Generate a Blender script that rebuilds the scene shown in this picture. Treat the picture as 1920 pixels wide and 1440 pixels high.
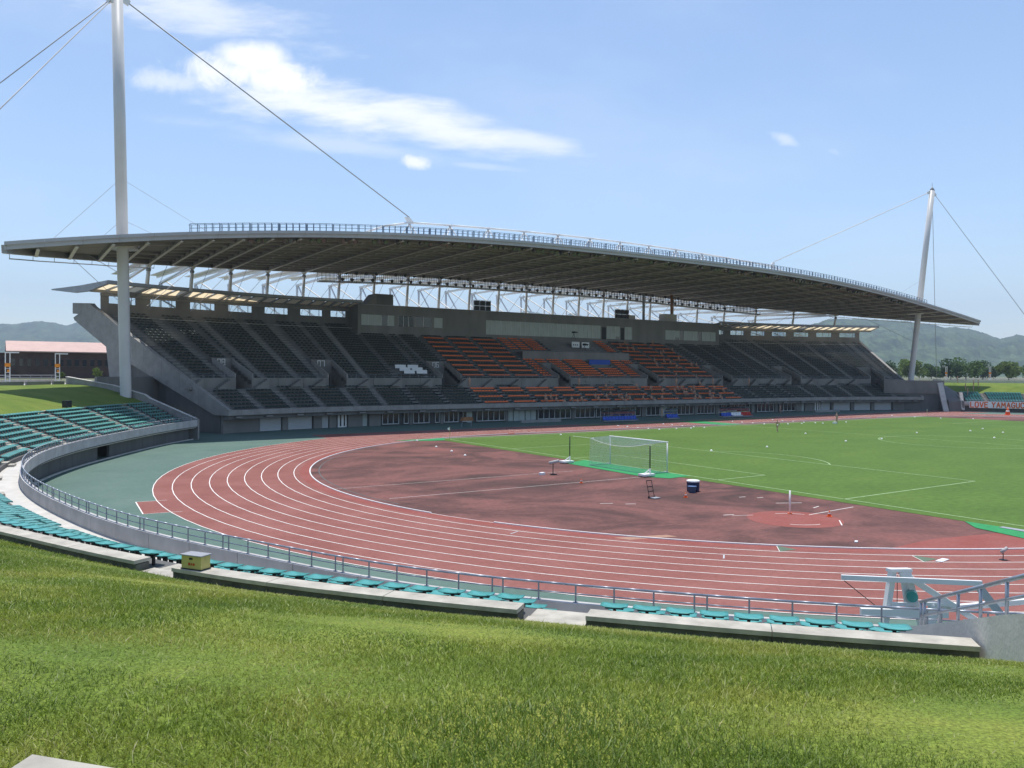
import bpy, bmesh, math, random
import numpy as np
from mathutils import Vector, Matrix
random.seed(7); rng = np.random.default_rng(7)
for o in list(bpy.data.objects): bpy.data.objects.remove(o, do_unlink=True)
scene = bpy.context.scene
COL = scene.collection
R_ = math.radians

# ---------------------------------------------------------------- camera
CAM = Vector((-46.063, -51.853, 8.105))
YAW, PITCH, ROLL = 0.5945, -0.0063, 0.0056
Fv = Vector((math.sin(YAW)*math.cos(PITCH), math.cos(YAW)*math.cos(PITCH), math.sin(PITCH)))
Rv0 = Vector((math.cos(YAW), -math.sin(YAW), 0)); Uv0 = Rv0.cross(Fv)
Rv = math.cos(ROLL)*Rv0 + math.sin(ROLL)*Uv0; Uv = -math.sin(ROLL)*Rv0 + math.cos(ROLL)*Uv0
cam = bpy.data.cameras.new('camera'); cam_o = bpy.data.objects.new('camera', cam); COL.objects.link(cam_o)
m = Matrix(((Rv.x, Uv.x, -Fv.x, CAM.x), (Rv.y, Uv.y, -Fv.y, CAM.y), (Rv.z, Uv.z, -Fv.z, CAM.z), (0, 0, 0, 1)))
cam_o.matrix_world = m
cam.sensor_width = 36; cam.lens = 1499.19/1920*36
cam.shift_x = -37.3/1920; cam.shift_y = -10.7/1920
cam.clip_start = 0.1; cam.clip_end = 20000
scene.camera = cam_o
scene.render.resolution_x = 1024; scene.render.resolution_y = 768

# ---------------------------------------------------------------- sun, exposure
SUNV = Vector((0.085, 0.21, 1.0)).normalized()          # towards the sun
sun = bpy.data.lights.new('sun', 'SUN'); sun.energy = 3.6; sun.angle = R_(0.53); sun.color = (1.0, 0.955, 0.88)
sun_o = bpy.data.objects.new('sun', sun); COL.objects.link(sun_o)
sun_o.rotation_euler = (-SUNV).to_track_quat('-Z', 'Y').to_euler(); sun_o.location = (0, 0, 200)
scene.view_settings.view_transform = 'Standard'; scene.view_settings.look = 'None'
scene.view_settings.gamma = 1.0; scene.view_settings.exposure = 0.52; scene.view_settings.use_curve_mapping = False

# ---------------------------------------------------------------- world: sky with clouds at infinity
world = bpy.data.worlds.new('World'); scene.world = world; world.use_nodes = True
wn = world.node_tree.nodes; wl = world.node_tree.links; wn.clear()
def wnode(t, **k):
    n = wn.new(t)
    for a, b in k.items(): setattr(n, a, b)
    return n
def wmath(op, a, b=None, c=None, clamp=False):
    n = wn.new('ShaderNodeMath'); n.operation = op; n.use_clamp = clamp
    for i, x in enumerate((a, b, c)):
        if x is None: continue
        if isinstance(x, (int, float)): n.inputs[i].default_value = x
        else: wl.new(x, n.inputs[i])
    return n.outputs[0]
sky = wnode('ShaderNodeTexSky'); sky.sky_type = 'NISHITA'; sky.sun_disc = False
sky.sun_elevation = math.asin(SUNV.z); sky.sun_rotation = math.atan2(SUNV.x, SUNV.y)
sky.altitude = 30; sky.air_density = 1.0; sky.dust_density = 0.35; sky.ozone_density = 1.6
tc = wnode('ShaderNodeTexCoord')
def dotc(v):
    n = wnode('ShaderNodeVectorMath', operation='DOT_PRODUCT'); wl.new(tc.outputs['Generated'], n.inputs[0]); n.inputs[1].default_value = v
    return n.outputs['Value']
# sky chart: a plane tangent to the sky north-east of the ground (fixed world axes)
CF = Vector((math.sin(0.5945), math.cos(0.5945), 0)); CR = Vector((math.cos(0.5945), -math.sin(0.5945), 0))
dF = wmath('MAXIMUM', dotc(CF), 0.02); px = wmath('DIVIDE', dotc(CR), dF); py = wmath('DIVIDE', dotc((0, 0, 1)), dF)
comb = wnode('ShaderNodeCombineXYZ'); wl.new(px, comb.inputs[0]); wl.new(py, comb.inputs[1])
def noise(scale, detail, rough, loc=(0, 0, 0), sc=(1, 1, 1), rot=0.0, dist=0.0):
    mp = wnode('ShaderNodeMapping'); wl.new(comb.outputs[0], mp.inputs[0]); mp.inputs['Location'].default_value = loc
    mp.inputs['Scale'].default_value = sc; mp.inputs['Rotation'].default_value = (0, 0, rot)
    n = wnode('ShaderNodeTexNoise'); wl.new(mp.outputs[0], n.inputs[0]); n.inputs['Scale'].default_value = scale
    n.inputs['Detail'].default_value = detail; n.inputs['Roughness'].default_value = rough; n.inputs['Distortion'].default_value = dist
    return n.outputs[0]
def uvp(u, v): return ((u-997)/1499.0, (699-v)/1499.0)
n_big = noise(9, 8, 0.6); n_fine = noise(26, 8, 0.65, dist=0.4); n_streak = noise(7, 9, 0.68, sc=(1.0, 4.2, 1), rot=0.25)
def ell(u, v, ru, rv, ang, soft, amp, nz, gain, p=2.0):
    """soft-edged cloud body: centre, half sizes in chart pixels, tilt, edge softness"""
    cx, cy = uvp(u, v); ca, sa = math.cos(ang), math.sin(ang)
    dx = wmath('SUBTRACT', px, cx); dy = wmath('SUBTRACT', py, cy)
    ex = wmath('DIVIDE', wmath('ADD', wmath('MULTIPLY', dx, ca), wmath('MULTIPLY', dy, sa)), ru/1499.0)
    ey = wmath('DIVIDE', wmath('SUBTRACT', wmath('MULTIPLY', dy, ca), wmath('MULTIPLY', dx, sa)), rv/1499.0)
    r = wmath('SQRT', wmath('ADD', wmath('MULTIPLY', ex, ex), wmath('MULTIPLY', ey, ey)))
    r = wmath('ADD', r, wmath('MULTIPLY', wmath('SUBTRACT', nz, 0.5), amp))
    mr = wnode('ShaderNodeMapRange', interpolation_type='SMOOTHSTEP'); wl.new(r, mr.inputs[0])
    mr.inputs[1].default_value = 1.0; mr.inputs[2].default_value = 1.0-soft; mr.inputs[3].default_value = 0; mr.inputs[4].default_value = gain
    return mr.outputs[0]
bodies = [
    ell(470, 112, 92, 44, -0.05, 0.75, 1.7, n_big, 1.0),
    ell(420, 138, 130, 52, 0.0, 0.95, 1.9, n_fine, 0.92),
    ell(520, 150, 100, 62, -0.15, 0.8, 1.7, n_fine, 0.95),
    ell(330, 158, 110, 34, -0.05, 1.0, 2.0, n_fine, 0.55),
    ell(600, 205, 300, 66, -0.17, 1.0, 1.9, n_streak, 0.88),
    ell(800, 232, 300, 58, -0.20, 1.0, 1.8, n_streak, 0.84),
    ell(960, 262, 230, 40, -0.17, 1.0, 1.8, n_streak, 0.66),
    ell(775, 305, 34, 20, -0.1, 0.8, 1.9, n_fine, 0.9),
    ell(330, 15, 360, 64, -0.2, 1.0, 1.9, n_streak, 0.62),
    ell(640, 275, 360, 26, -0.14, 1.0, 1.9, n_streak, 0.32),
    ell(900, 312, 120, 10, -0.08, 1.0, 1.9, n_streak, 0.25),
    ell(1466, 256, 46, 16, -0.35, 1.0, 2.2, n_fine, 0.42),
    ell(1555, 280, 30, 11, -0.35, 1.0, 2.2, n_fine, 0.22),
    ell(-500, 60, 500, 110, 0.1, 1.0, 1.9, n_streak, 0.6),
    ell(2500, 120, 380, 90, -0.1, 1.0, 1.9, n_streak, 0.5),
]
cl = bodies[0]
for b in bodies[1:]: cl = wmath('MAXIMUM', cl, b)
# thin veil everywhere
veil = wnode('ShaderNodeMapRange', interpolation_type='SMOOTHSTEP'); wl.new(noise(1.6, 7, 0.6, sc=(1, 2.4, 1), rot=0.2, loc=(3, 1, 0)), veil.inputs[0])
veil.inputs[1].default_value = 0.42; veil.inputs[2].default_value = 0.8; veil.inputs[3].default_value = 0.0; veil.inputs[4].default_value = 0.16
cl = wmath('MAXIMUM', cl, veil.outputs[0])
bgs = wnode('ShaderNodeBackground'); wl.new(sky.outputs[0], bgs.inputs[0]); bgs.inputs[1].default_value = 0.135
bgc = wnode('ShaderNodeBackground'); bgc.inputs[0].default_value = (1.0, 1.0, 1.0, 1); bgc.inputs[1].default_value = 0.92
mixw = wnode('ShaderNodeMixShader'); wl.new(cl, mixw.inputs[0]); wl.new(bgs.outputs[0], mixw.inputs[1]); wl.new(bgc.outputs[0], mixw.inputs[2])
world.cycles.sampling_method = 'MANUAL'; world.cycles.sample_map_resolution = 256
wo = wnode('ShaderNodeOutputWorld'); wl.new(mixw.outputs[0], wo.inputs[0])

# ---------------------------------------------------------------- materials
MATS = {}
def srgb(r, g, b):
    f = lambda c: (c/255/12.92) if c/255 <= .04045 else ((c/255+.055)/1.055)**2.4
    return (f(r), f(g), f(b))
def M(name, col, rough=0.75, var=0.12, scale=1.5, bump=0.0, bscale=None, metal=0.0, col2=None, sc=(1, 1, 1), detail=5, spec=0.4, trans=None):
    if name in MATS: return MATS[name]
    mt = bpy.data.materials.new(name); mt.use_nodes = True; nt = mt.node_tree; N = nt.nodes; L = nt.links
    b = N['Principled BSDF']; b.inputs['Roughness'].default_value = rough; b.inputs['Metallic'].default_value = metal
    b.inputs['Specular IOR Level'].default_value = spec
    t = N.new('ShaderNodeTexCoord'); mp = N.new('ShaderNodeMapping'); L.new(t.outputs['Object'], mp.inputs[0]); mp.inputs['Scale'].default_value = sc
    nz = N.new('ShaderNodeTexNoise'); L.new(mp.outputs[0], nz.inputs[0]); nz.inputs['Scale'].default_value = scale; nz.inputs['Detail'].default_value = detail
    nz.inputs['Roughness'].default_value = 0.6
    cr = N.new('ShaderNodeValToRGB'); L.new(nz.outputs[0], cr.inputs[0])
    c1 = tuple(max(0, c*(1-var)) for c in col); c2 = col2 if col2 else tuple(min(1, c*(1+var)) for c in col)
    cr.color_ramp.elements[0].position = 0.32; cr.color_ramp.elements[0].color = (*c1, 1)
    cr.color_ramp.elements[1].position = 0.68; cr.color_ramp.elements[1].color = (*c2, 1)
    L.new(cr.outputs[0], b.inputs['Base Color'])
    if bump:
        n2 = N.new('ShaderNodeTexNoise'); L.new(t.outputs['Object'], n2.inputs[0]); n2.inputs['Scale'].default_value = bscale or scale*6; n2.inputs['Detail'].default_value = 4
        bp = N.new('ShaderNodeBump'); bp.inputs['Strength'].default_value = bump; bp.inputs['Distance'].default_value = 0.02
        L.new(n2.outputs[0], bp.inputs['Height']); L.new(bp.outputs[0], b.inputs['Normal'])
    if trans:
        tr = N.new('ShaderNodeBsdfTranslucent'); L.new(cr.outputs[0], tr.inputs[0]); mx = N.new('ShaderNodeMixShader'); mx.inputs[0].default_value = trans
        L.new(b.outputs[0], mx.inputs[1]); L.new(tr.outputs[0], mx.inputs[2]); L.new(mx.outputs[0], N['Material Output'].inputs[0])
    MATS[name] = mt
    return mt
def nodes_of(name):
    mt = MATS[name]; return mt.node_tree.nodes, mt.node_tree.links
M('concrete', (0.205, 0.20, 0.19), 0.88, 0.16, 0.35, 0.25, 12, sc=(1, 1, 0.35))
M('concrete_light', (0.265, 0.258, 0.245), 0.88, 0.14, 0.8, 0.25, 14)
M('concrete_pale', (0.52, 0.50, 0.465), 0.85, 0.12, 1.2, 0.25, 14)
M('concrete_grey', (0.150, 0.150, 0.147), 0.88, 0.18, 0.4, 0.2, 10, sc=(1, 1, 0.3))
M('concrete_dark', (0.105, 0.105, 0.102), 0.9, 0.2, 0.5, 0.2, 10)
M('concrete_mossy', (0.10, 0.10, 0.085), 0.95, 0.35, 3.0, 0.5, 20)
M('coping', (0.40, 0.375, 0.32), 0.88, 0.22, 2.5, 0.3, 25)
M('white_paint', (0.78, 0.78, 0.77), 0.5, 0.05, 2.0)
M('line_paint', (0.74, 0.70, 0.66), 0.7, 0.12, 3.0)
M('steel_white', (0.74, 0.74, 0.73), 0.38, 0.05, 0.6)
M('mast_paint', (0.56, 0.56, 0.56), 0.42, 0.05, 0.4)
M('steel_grey', (0.30, 0.31, 0.33), 0.45, 0.1, 1.0)
M('galv', (0.30, 0.33, 0.38), 0.38, 0.1, 3.0, metal=0.5)
M('rail_blue', (0.115, 0.165, 0.235), 0.45, 0.1, 3.0)
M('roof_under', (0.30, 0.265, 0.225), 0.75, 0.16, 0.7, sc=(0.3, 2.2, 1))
M('roof_steel', (0.30, 0.29, 0.28), 0.55, 0.1, 0.8)
M('roof_flange_lit', (0.66, 0.62, 0.56), 0.5, 0.1, 0.8)  # paler than the roof steel: caught light put into the colour
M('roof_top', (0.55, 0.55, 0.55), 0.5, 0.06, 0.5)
M('roof_fascia', (0.40, 0.40, 0.41), 0.5, 0.07, 0.5)
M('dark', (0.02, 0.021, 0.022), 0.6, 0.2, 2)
M('black_metal', (0.018, 0.018, 0.019), 0.45, 0.2, 2)
M('shutter', (0.44, 0.46, 0.48), 0.55, 0.05, 0.5)
M('frame_grey', (0.60, 0.62, 0.62), 0.5, 0.06, 1)
M('pale_panel', (0.42, 0.47, 0.45), 0.6, 0.08, 0.6)
M('seat_green', (0.022, 0.042, 0.036), 0.5, 0.25, 1.5)
M('seat_orange', (0.86, 0.165, 0.028), 0.45, 0.14, 2)
M('seat_teal', (0.035, 0.275, 0.255), 0.30, 0.16, 2.5, col2=(0.085, 0.37, 0.345), spec=0.6)
M('seat_fade', (0.10, 0.345, 0.32), 0.4, 0.18, 1.5)
M('sign_white', (0.72, 0.74, 0.76), 0.6, 0.05, 1)
M('blue_cloth', (0.03, 0.09, 0.42), 0.7, 0.1, 2)
M('orange_plastic', (0.70, 0.13, 0.03), 0.5, 0.08, 3)
M('yellow_box', (0.50, 0.43, 0.14), 0.55, 0.14, 4)
M('red_paint', (0.55, 0.04, 0.02), 0.6, 0.1, 4)
M('green_mat', (0.02, 0.24, 0.075), 0.85, 0.14, 2.5)
M('brick_dark', (0.085, 0.056, 0.048), 0.9, 0.25, 0.7)
M('roof_tile_pink', (0.52, 0.36, 0.31), 0.7, 0.08, 0.4)
M('window_dark', (0.03, 0.034, 0.04), 0.15, 0.1, 1, spec=0.6)
M('bark', (0.10, 0.075, 0.05), 0.9, 0.25, 3)
M('leaf', (0.085, 0.150, 0.030), 0.7, 0.4, 0.5, trans=0.25)
M('leaf_dark', (0.050, 0.095, 0.026), 0.7, 0.4, 0.5, trans=0.2)
M('leaf_light', (0.14, 0.20, 0.04), 0.7, 0.35, 0.5, trans=0.25)
M('lamp_orange', (0.75, 0.26, 0.02), 0.5, 0.08, 3)
M('skin', (0.45, 0.27, 0.19), 0.6, 0.08, 5); M('hair', (0.018, 0.014, 0.012), 0.6, 0.1, 5)
M('navy', (0.018, 0.026, 0.075), 0.8, 0.15, 5); M('cloth_white', (0.62, 0.63, 0.66), 0.8, 0.08, 5); M('cloth_red', (0.45, 0.03, 0.02), 0.8, 0.1, 5)
M('cloth_orange', (0.68, 0.14, 0.03), 0.8, 0.1, 5); M('cloth_black', (0.016, 0.016, 0.018), 0.8, 0.1, 5); M('cloth_blue', (0.10, 0.17, 0.33), 0.8, 0.1, 5)
M('translucent', (0.78, 0.65, 0.43), 0.6, 0.05, 0.7, trans=0.75)
M('net', (0.72, 0.72, 0.66), 0.7, 0.05, 3)
M('ball_white', (0.80, 0.79, 0.76), 0.5, 0.04, 6)
# glass
def glass(name, tint, rough=0.05, mixf=0.75):
    mt = bpy.data.materials.new(name); mt.use_nodes = True; N = mt.node_tree.nodes; L = mt.node_tree.links; N.clear()
    tr = N.new('ShaderNodeBsdfTransparent'); tr.inputs[0].default_value = (*tint, 1); gl = N.new('ShaderNodeBsdfGlossy'); gl.inputs['Roughness'].default_value = rough
    fr = N.new('ShaderNodeFresnel'); fr.inputs[0].default_value = 1.45; nz = N.new('ShaderNodeTexNoise'); nz.inputs['Scale'].default_value = 0.5
    mr = N.new('ShaderNodeMapRange'); L.new(nz.outputs[0], mr.inputs[0]); mr.inputs[3].default_value = 0.9; mr.inputs[4].default_value = 1.1
    mu = N.new('ShaderNodeMath'); mu.operation = 'MULTIPLY'; L.new(fr.outputs[0], mu.inputs[0]); L.new(mr.outputs[0], mu.inputs[1])
    mx = N.new('ShaderNodeMixShader'); L.new(mu.outputs[0], mx.inputs[0]); L.new(tr.outputs[0], mx.inputs[1]); L.new(gl.outputs[0], mx.inputs[2])
    o = N.new('ShaderNodeOutputMaterial'); L.new(mx.outputs[0], o.inputs[0]); MATS[name] = mt
glass('glass_clear', (0.86, 0.9, 0.92)); glass('glass_grey', (0.35, 0.40, 0.42)); glass('glass_hood', (0.72, 0.78, 0.8))
# ground materials with shape of their own -------------------------------
def ramp_mat(name, stops, scale, rough, detail=8, sc=(1, 1, 1), fine=None, bump=0.0, nrough=0.62, dist=0.0, coord='Object'):
    mt = bpy.data.materials.new(name); mt.use_nodes = True; nt = mt.node_tree; N = nt.nodes; L = nt.links
    b = N['Principled BSDF']; b.inputs['Roughness'].default_value = rough; b.inputs['Specular IOR Level'].default_value = 0.25
    t = N.new('ShaderNodeTexCoord'); mp = N.new('ShaderNodeMapping'); L.new(t.outputs[coord], mp.inputs[0]); mp.inputs['Scale'].default_value = sc
    nz = N.new('ShaderNodeTexNoise'); L.new(mp.outputs[0], nz.inputs[0]); nz.inputs['Scale'].default_value = scale; nz.inputs['Detail'].default_value = detail; nz.inputs['Roughness'].default_value = nrough; nz.inputs['Distortion'].default_value = dist
    cr = N.new('ShaderNodeValToRGB'); L.new(nz.outputs[0], cr.inputs[0]); el = cr.color_ramp.elements
    el[0].position, el[0].color = stops[0][0], (*stops[0][1], 1); el[1].position, el[1].color = stops[-1][0], (*stops[-1][1], 1)
    for p_, c_ in stops[1:-1]: e = el.new(p_); e.color = (*c_, 1)
    out = cr.outputs[0]
    if fine:
        fs, fa, fsc = fine
        m2 = N.new('ShaderNodeMapping'); L.new(t.outputs[coord], m2.inputs[0]); m2.inputs['Scale'].default_value = fsc
        n2 = N.new('ShaderNodeTexNoise'); L.new(m2.outputs[0], n2.inputs[0]); n2.inputs['Scale'].default_value = fs; n2.inputs['Detail'].default_value = 4
        mr = N.new('ShaderNodeMapRange'); L.new(n2.outputs[0], mr.inputs[0]); mr.inputs[1].default_value = 0.3; mr.inputs[2].default_value = 0.7; mr.inputs[3].default_value = 1-fa; mr.inputs[4].default_value = 1+fa
        mx = N.new('ShaderNodeVectorMath'); mx.operation = 'SCALE'; L.new(out, mx.inputs[0]); L.new(mr.outputs[0], mx.inputs['Scale']); out = mx.outputs[0]
    L.new(out, b.inputs['Base Color'])
    if bump:
        n3 = N.new('ShaderNodeTexNoise'); L.new(t.outputs[coord], n3.inputs[0]); n3.inputs['Scale'].default_value = 9; n3.inputs['Detail'].default_value = 5
        bp = N.new('ShaderNodeBump'); bp.inputs['Strength'].default_value = bump; bp.inputs['Distance'].default_value = 0.05; L.new(n3.outputs[0], bp.inputs['Height']); L.new(bp.outputs[0], b.inputs['Normal'])
    MATS[name] = mt; return mt
ramp_mat('grass_pitch', [(0.3, (0.068, 0.128, 0.022)), (0.55, (0.082, 0.150, 0.026)), (0.75, (0.100, 0.165, 0.030))], 0.11, 0.95, 8, (1, 1.6, 1), (2.2, 0.16, (1, 1, 1)), 0.4)
ramp_mat('grass_bank', [(0.3, (0.092, 0.145, 0.020)), (0.5, (0.120, 0.172, 0.026)), (0.72, (0.165, 0.200, 0.036))], 0.35, 0.95, 8, (1, 1, 1), (14, 0.3, (1, 1, 1)), 0.5)
ramp_mat('soil_grass', [(0.34, (0.080, 0.130, 0.017)), (0.48, (0.120, 0.170, 0.024)), (0.58, (0.175, 0.208, 0.034)), (0.70, (0.24, 0.25, 0.05))], 0.30, 0.95, 5, (1, 1, 1), (40, 0.5, (1, 1, 1)), 0.6)
ramp_mat('track_red', [(0.3, (0.200, 0.072, 0.060)), (0.5, (0.236, 0.092, 0.077)), (0.72, (0.272, 0.115, 0.098))], 0.28, 0.9, 8, (1, 1, 1), (5, 0.10, (1, 1, 1)), 0.2)
ramp_mat('lane_new', [(0.3, (0.225, 0.062, 0.050)), (0.5, (0.250, 0.078, 0.064)), (0.72, (0.265, 0.096, 0.085))], 0.4, 0.9, 8, (1, 1, 1), (5, 0.10, (1, 1, 1)), 0.2)
ramp_mat('dzone_red', [(0.34, (0.058, 0.034, 0.030)), (0.45, (0.105, 0.050, 0.044)), (0.56, (0.165, 0.074, 0.065)), (0.70, (0.225, 0.088, 0.075))], 0.10, 0.9, 9, (1, 1.3, 1), (3.5, 0.14, (1, 1, 1)), 0.25, 0.68, 1.2)
ramp_mat('surround_green', [(0.3, (0.084, 0.140, 0.118)), (0.5, (0.100, 0.160, 0.135)), (0.72, (0.120, 0.180, 0.152))], 0.16, 0.9, 8, (1, 1, 1), (3, 0.08, (1, 1, 1)), 0.2)
ramp_mat('forest', [(0.34, (0.012, 0.028, 0.014)), (0.48, (0.040, 0.070, 0.026)), (0.66, (0.085, 0.120, 0.045))], 0.012, 0.95, 9, (1, 1, 1.6), (0.035, 0.55, (1, 1, 1.5)), 0.0, 0.75)
ramp_mat('plain', [(0.3, (0.08, 0.11, 0.05)), (0.5, (0.14, 0.15, 0.09)), (0.7, (0.22, 0.21, 0.17))], 0.01, 0.95, 6)
ramp_mat('paving', [(0.3, (0.30, 0.29, 0.27)), (0.5, (0.36, 0.35, 0.33)), (0.7, (0.42, 0.41, 0.38))], 0.6, 0.9, 6, fine=(4, .1, (1, 1, 1)))

# ---------------------------------------------------------------- mesh builder
class MB:
    def __init__(s): s.v = []; s.f = []
    def add(s, vs, fs):
        o = len(s.v); s.v += [tuple(v) for v in vs]; s.f += [tuple(i+o for i in f) for f in fs]
    def quad(s, a, b, c, d): s.add((a, b, c, d), [(0, 1, 2, 3)])
    def poly(s, pts): s.add(pts, [tuple(range(len(pts)))])
    def hexa(s, p):  # 8 points: bottom 0-3 ccw, top 4-7
        s.add(p, [(3, 2, 1, 0), (4, 5, 6, 7), (0, 1, 5, 4), (1, 2, 6, 5), (2, 3, 7, 6), (3, 0, 4, 7)])
    def box(s, c, d, rz=0.0):
        x, y, z = d[0]/2, d[1]/2, d[2]/2; ca, sa = math.cos(rz), math.sin(rz); P = []
        for zz in (-z, z):
            for xx, yy in ((-x, -y), (x, -y), (x, y), (-x, y)): P.append((c[0]+xx*ca-yy*sa, c[1]+xx*sa+yy*ca, c[2]+zz))
        s.hexa(P)
    def beam(s, a, b, w, h, up=(0, 0, 1)):
        a, b = Vector(a), Vector(b); d = (b-a).normalized(); u = Vector(up)
        sd = d.cross(u)
        if sd.length < 1e-4: sd = d.cross(Vector((1, 0, 0)))
        sd.normalize(); u = sd.cross(d).normalized(); sd *= w/2; u *= h/2
        s.hexa([a-sd-u, a+sd-u, b+sd-u, b-sd-u, a-sd+u, a+sd+u, b+sd+u, b-sd+u])
    def tube(s, a, b, r, n=8, r2=None, caps=True):
        a, b = Vector(a), Vector(b); d = (b-a).normalized(); u = d.cross(Vector((0, 0, 1)))
        if u.length < 1e-3: u = d.cross(Vector((1, 0, 0)))
        u.normalize(); w = d.cross(u); r2 = r if r2 is None else r2; P = []
        for q, rr in ((a, r), (b, r2)):
            for i in range(n):
                t = 2*math.pi*i/n; P.append(q+u*(rr*math.cos(t))+w*(rr*math.sin(t)))
        F = [(i, (i+1) % n, n+(i+1) % n, n+i) for i in range(n)]
        if caps: F += [tuple(range(n-1, -1, -1)), tuple(range(n, 2*n))]
        s.add(P, F)
    def path(s, pts, r, n=6):
        for a, b in zip(pts[:-1], pts[1:]): s.tube(a, b, r, n)
    def prism(s, poly, vec):
        n = len(poly); v = Vector(vec); P = [Vector(p) for p in poly]; P += [p+v for p in P]
        s.add(P, [tuple(range(n-1, -1, -1)), tuple(range(n, 2*n))]+[(i, (i+1) % n, n+(i+1) % n, n+i) for i in range(n)])
    def lathe(s, c, prof, n=12):
        P = []; F = []
        for r, z in prof:
            for i in range(n): t = 2*math.pi*i/n; P.append((c[0]+r*math.cos(t), c[1]+r*math.sin(t), c[2]+z))
        for k in range(len(prof)-1):
            for i in range(n): F.append((k*n+i, k*n+(i+1) % n, (k+1)*n+(i+1) % n, (k+1)*n+i))
        F.append(tuple(range(n-1, -1, -1))); F.append(tuple((len(prof)-1)*n+i for i in range(n)))
        s.add(P, F)
    def strip(s, A, B, closed=False):  # quads between two equal polylines
        n = len(A); o = len(s.v); s.v += [tuple(p) for p in A]+[tuple(p) for p in B]
        for i in range(n-1 if not closed else n): j = (i+1) % n; s.f.append((o+i, o+j, o+n+j, o+n+i))
    def sweep(s, secs):  # list of sections (each list of points, open profile closed as loop)
        n = len(secs[0]); o = len(s.v)
        for sec in secs: s.v += [tuple(p) for p in sec]
        for k in range(len(secs)-1):
            for i in range(n): j = (i+1) % n; s.f.append((o+k*n+i, o+k*n+j, o+(k+1)*n+j, o+(k+1)*n+i))
        s.f.append(tuple(o+i for i in range(n-1, -1, -1))); s.f.append(tuple(o+(len(secs)-1)*n+i for i in range(n)))
    def mesh(s, name):
        me = bpy.data.meshes.new(name); me.from_pydata(s.v, [], s.f); me.update(); return me
    def obj(s, name, mat, parent=None, smooth=False):
        me = s.mesh(name); me.materials.append(MATS[mat])
        if smooth: me.polygons.foreach_set('use_smooth', [True]*len(me.polygons))
        return link(name, me, parent)
def link(name, me, parent=None):
    o = bpy.data.objects.new(name, me); COL.objects.link(o)
    if parent is not None:
        o.parent = parent
        if parent.type == 'EMPTY' or parent.parent: o.matrix_parent_inverse = PINV.get(parent.name, Matrix())
    return o
PINV = {}
def thing(name, label, cat, loc=(0, 0, 0), group=None):
    o = bpy.data.objects.new(name, None); COL.objects.link(o); o.location = loc; o.empty_display_size = 0.2
    PINV[o.name] = Matrix.Translation(-Vector(loc)); return tag(o, label, cat, group)
def tag(o, label=None, cat=None, group=None, kind=None):
    if label: o['label'] = label
    if cat: o['category'] = cat
    if group: o['group'] = group
    if kind: o['kind'] = kind
    return o
def struct(o, label=None): return tag(o, label, None, None, 'structure')
def np_mesh(name, V, Fq, mat):
    """fast mesh from numpy arrays; Fq (n,3) or (n,4)"""
    me = bpy.data.meshes.new(name); k = Fq.shape[1]; n = len(Fq)
    me.vertices.add(len(V)); me.vertices.foreach_set('co', np.ascontiguousarray(V, dtype=np.float32).ravel())
    me.loops.add(n*k); me.loops.foreach_set('vertex_index', np.ascontiguousarray(Fq, dtype=np.int32).ravel())
    me.polygons.add(n); me.polygons.foreach_set('loop_start', np.arange(0, n*k, k, dtype=np.int32)); me.polygons.foreach_set('loop_total', np.full(n, k, dtype=np.int32))
    me.update(calc_edges=True); me.materials.append(MATS[mat]); return me
def child_local(name, me, parent, mat_world=None):
    """part given in its thing's own coordinates"""
    o = bpy.data.objects.new(name, me); COL.objects.link(o); o.parent = parent
    if mat_world is not None: o.matrix_basis = mat_world
    return o
# ================================================================= GROUND, TRACK, PITCH
TCX, R0, LW = 11.62, 38.2, 1.22          # curve centre, kerb radius, lane width
HS = 105-TCX
def oval(r, step=3.0, x0=TCX, x1=HS):
    P = []
    n = 60
    for i in range(n+1): a = math.pi/2+math.pi*i/n; P.append((x0+r*math.cos(a), r*math.sin(a)))
    for i in range(n+1): a = -math.pi/2+math.pi*i/n; P.append((x1+r*math.cos(a), r*math.sin(a)))
    return P
def flat(name, P, z, mat, parent=None):
    m = MB(); m.poly([(x, y, z) for x, y in P]); return m.obj(name, mat, parent)
def ring(name, ra, rb, z, mat, parent=None):
    m = MB(); A = [(x, y, z) for x, y in oval(ra)]; B = [(x, y, z) for x, y in oval(rb)]; m.strip(A, B, True)
    o = m.obj(name, mat, parent); return o
# sheet of the arena floor
struct(flat('track_surround', oval(74), 0.0, 'surround_green'), 'green synthetic surface around the running track')
tr = ring('running_track', R0-0.02, R0+9*LW, 0.008, 'track_red'); struct(tr, 'red nine lane running track around the pitch')
ring('inner_lane', R0, R0+0.75, 0.011, 'lane_new', tr)
# home straight extension behind the far curve and in front of the stand
m = MB(); m.poly([(HS, R0, 0.006), (138, R0, 0.006), (138, R0+9*LW, 0.006), (HS, R0+9*LW, 0.006)]); m.obj('straight_extension', 'track_red', tr)
m = MB(); m.poly([(TCX, R0+2, 0.006), (TCX, R0+9*LW, 0.006), (-12, R0+9*LW, 0.006), (-12, R0+2, 0.006)]); m.obj('run_out', 'track_red', tr)
for k in range(1, 10):
    ring('lane_line', R0+k*LW-0.03, R0+k*LW+0.03, 0.015, 'line_paint', tr)
# straight lane lines on extensions
for k in range(0, 10):
    y = R0+k*LW; m = MB()
    for xa, xb in ((HS, 136),): m.poly([(xa, y-.025, .014), (xb, y-.025, .014), (xb, y+.025, .014), (xa, y+.025, .014)])
    m.obj('lane_line', 'line_paint', tr)
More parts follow.
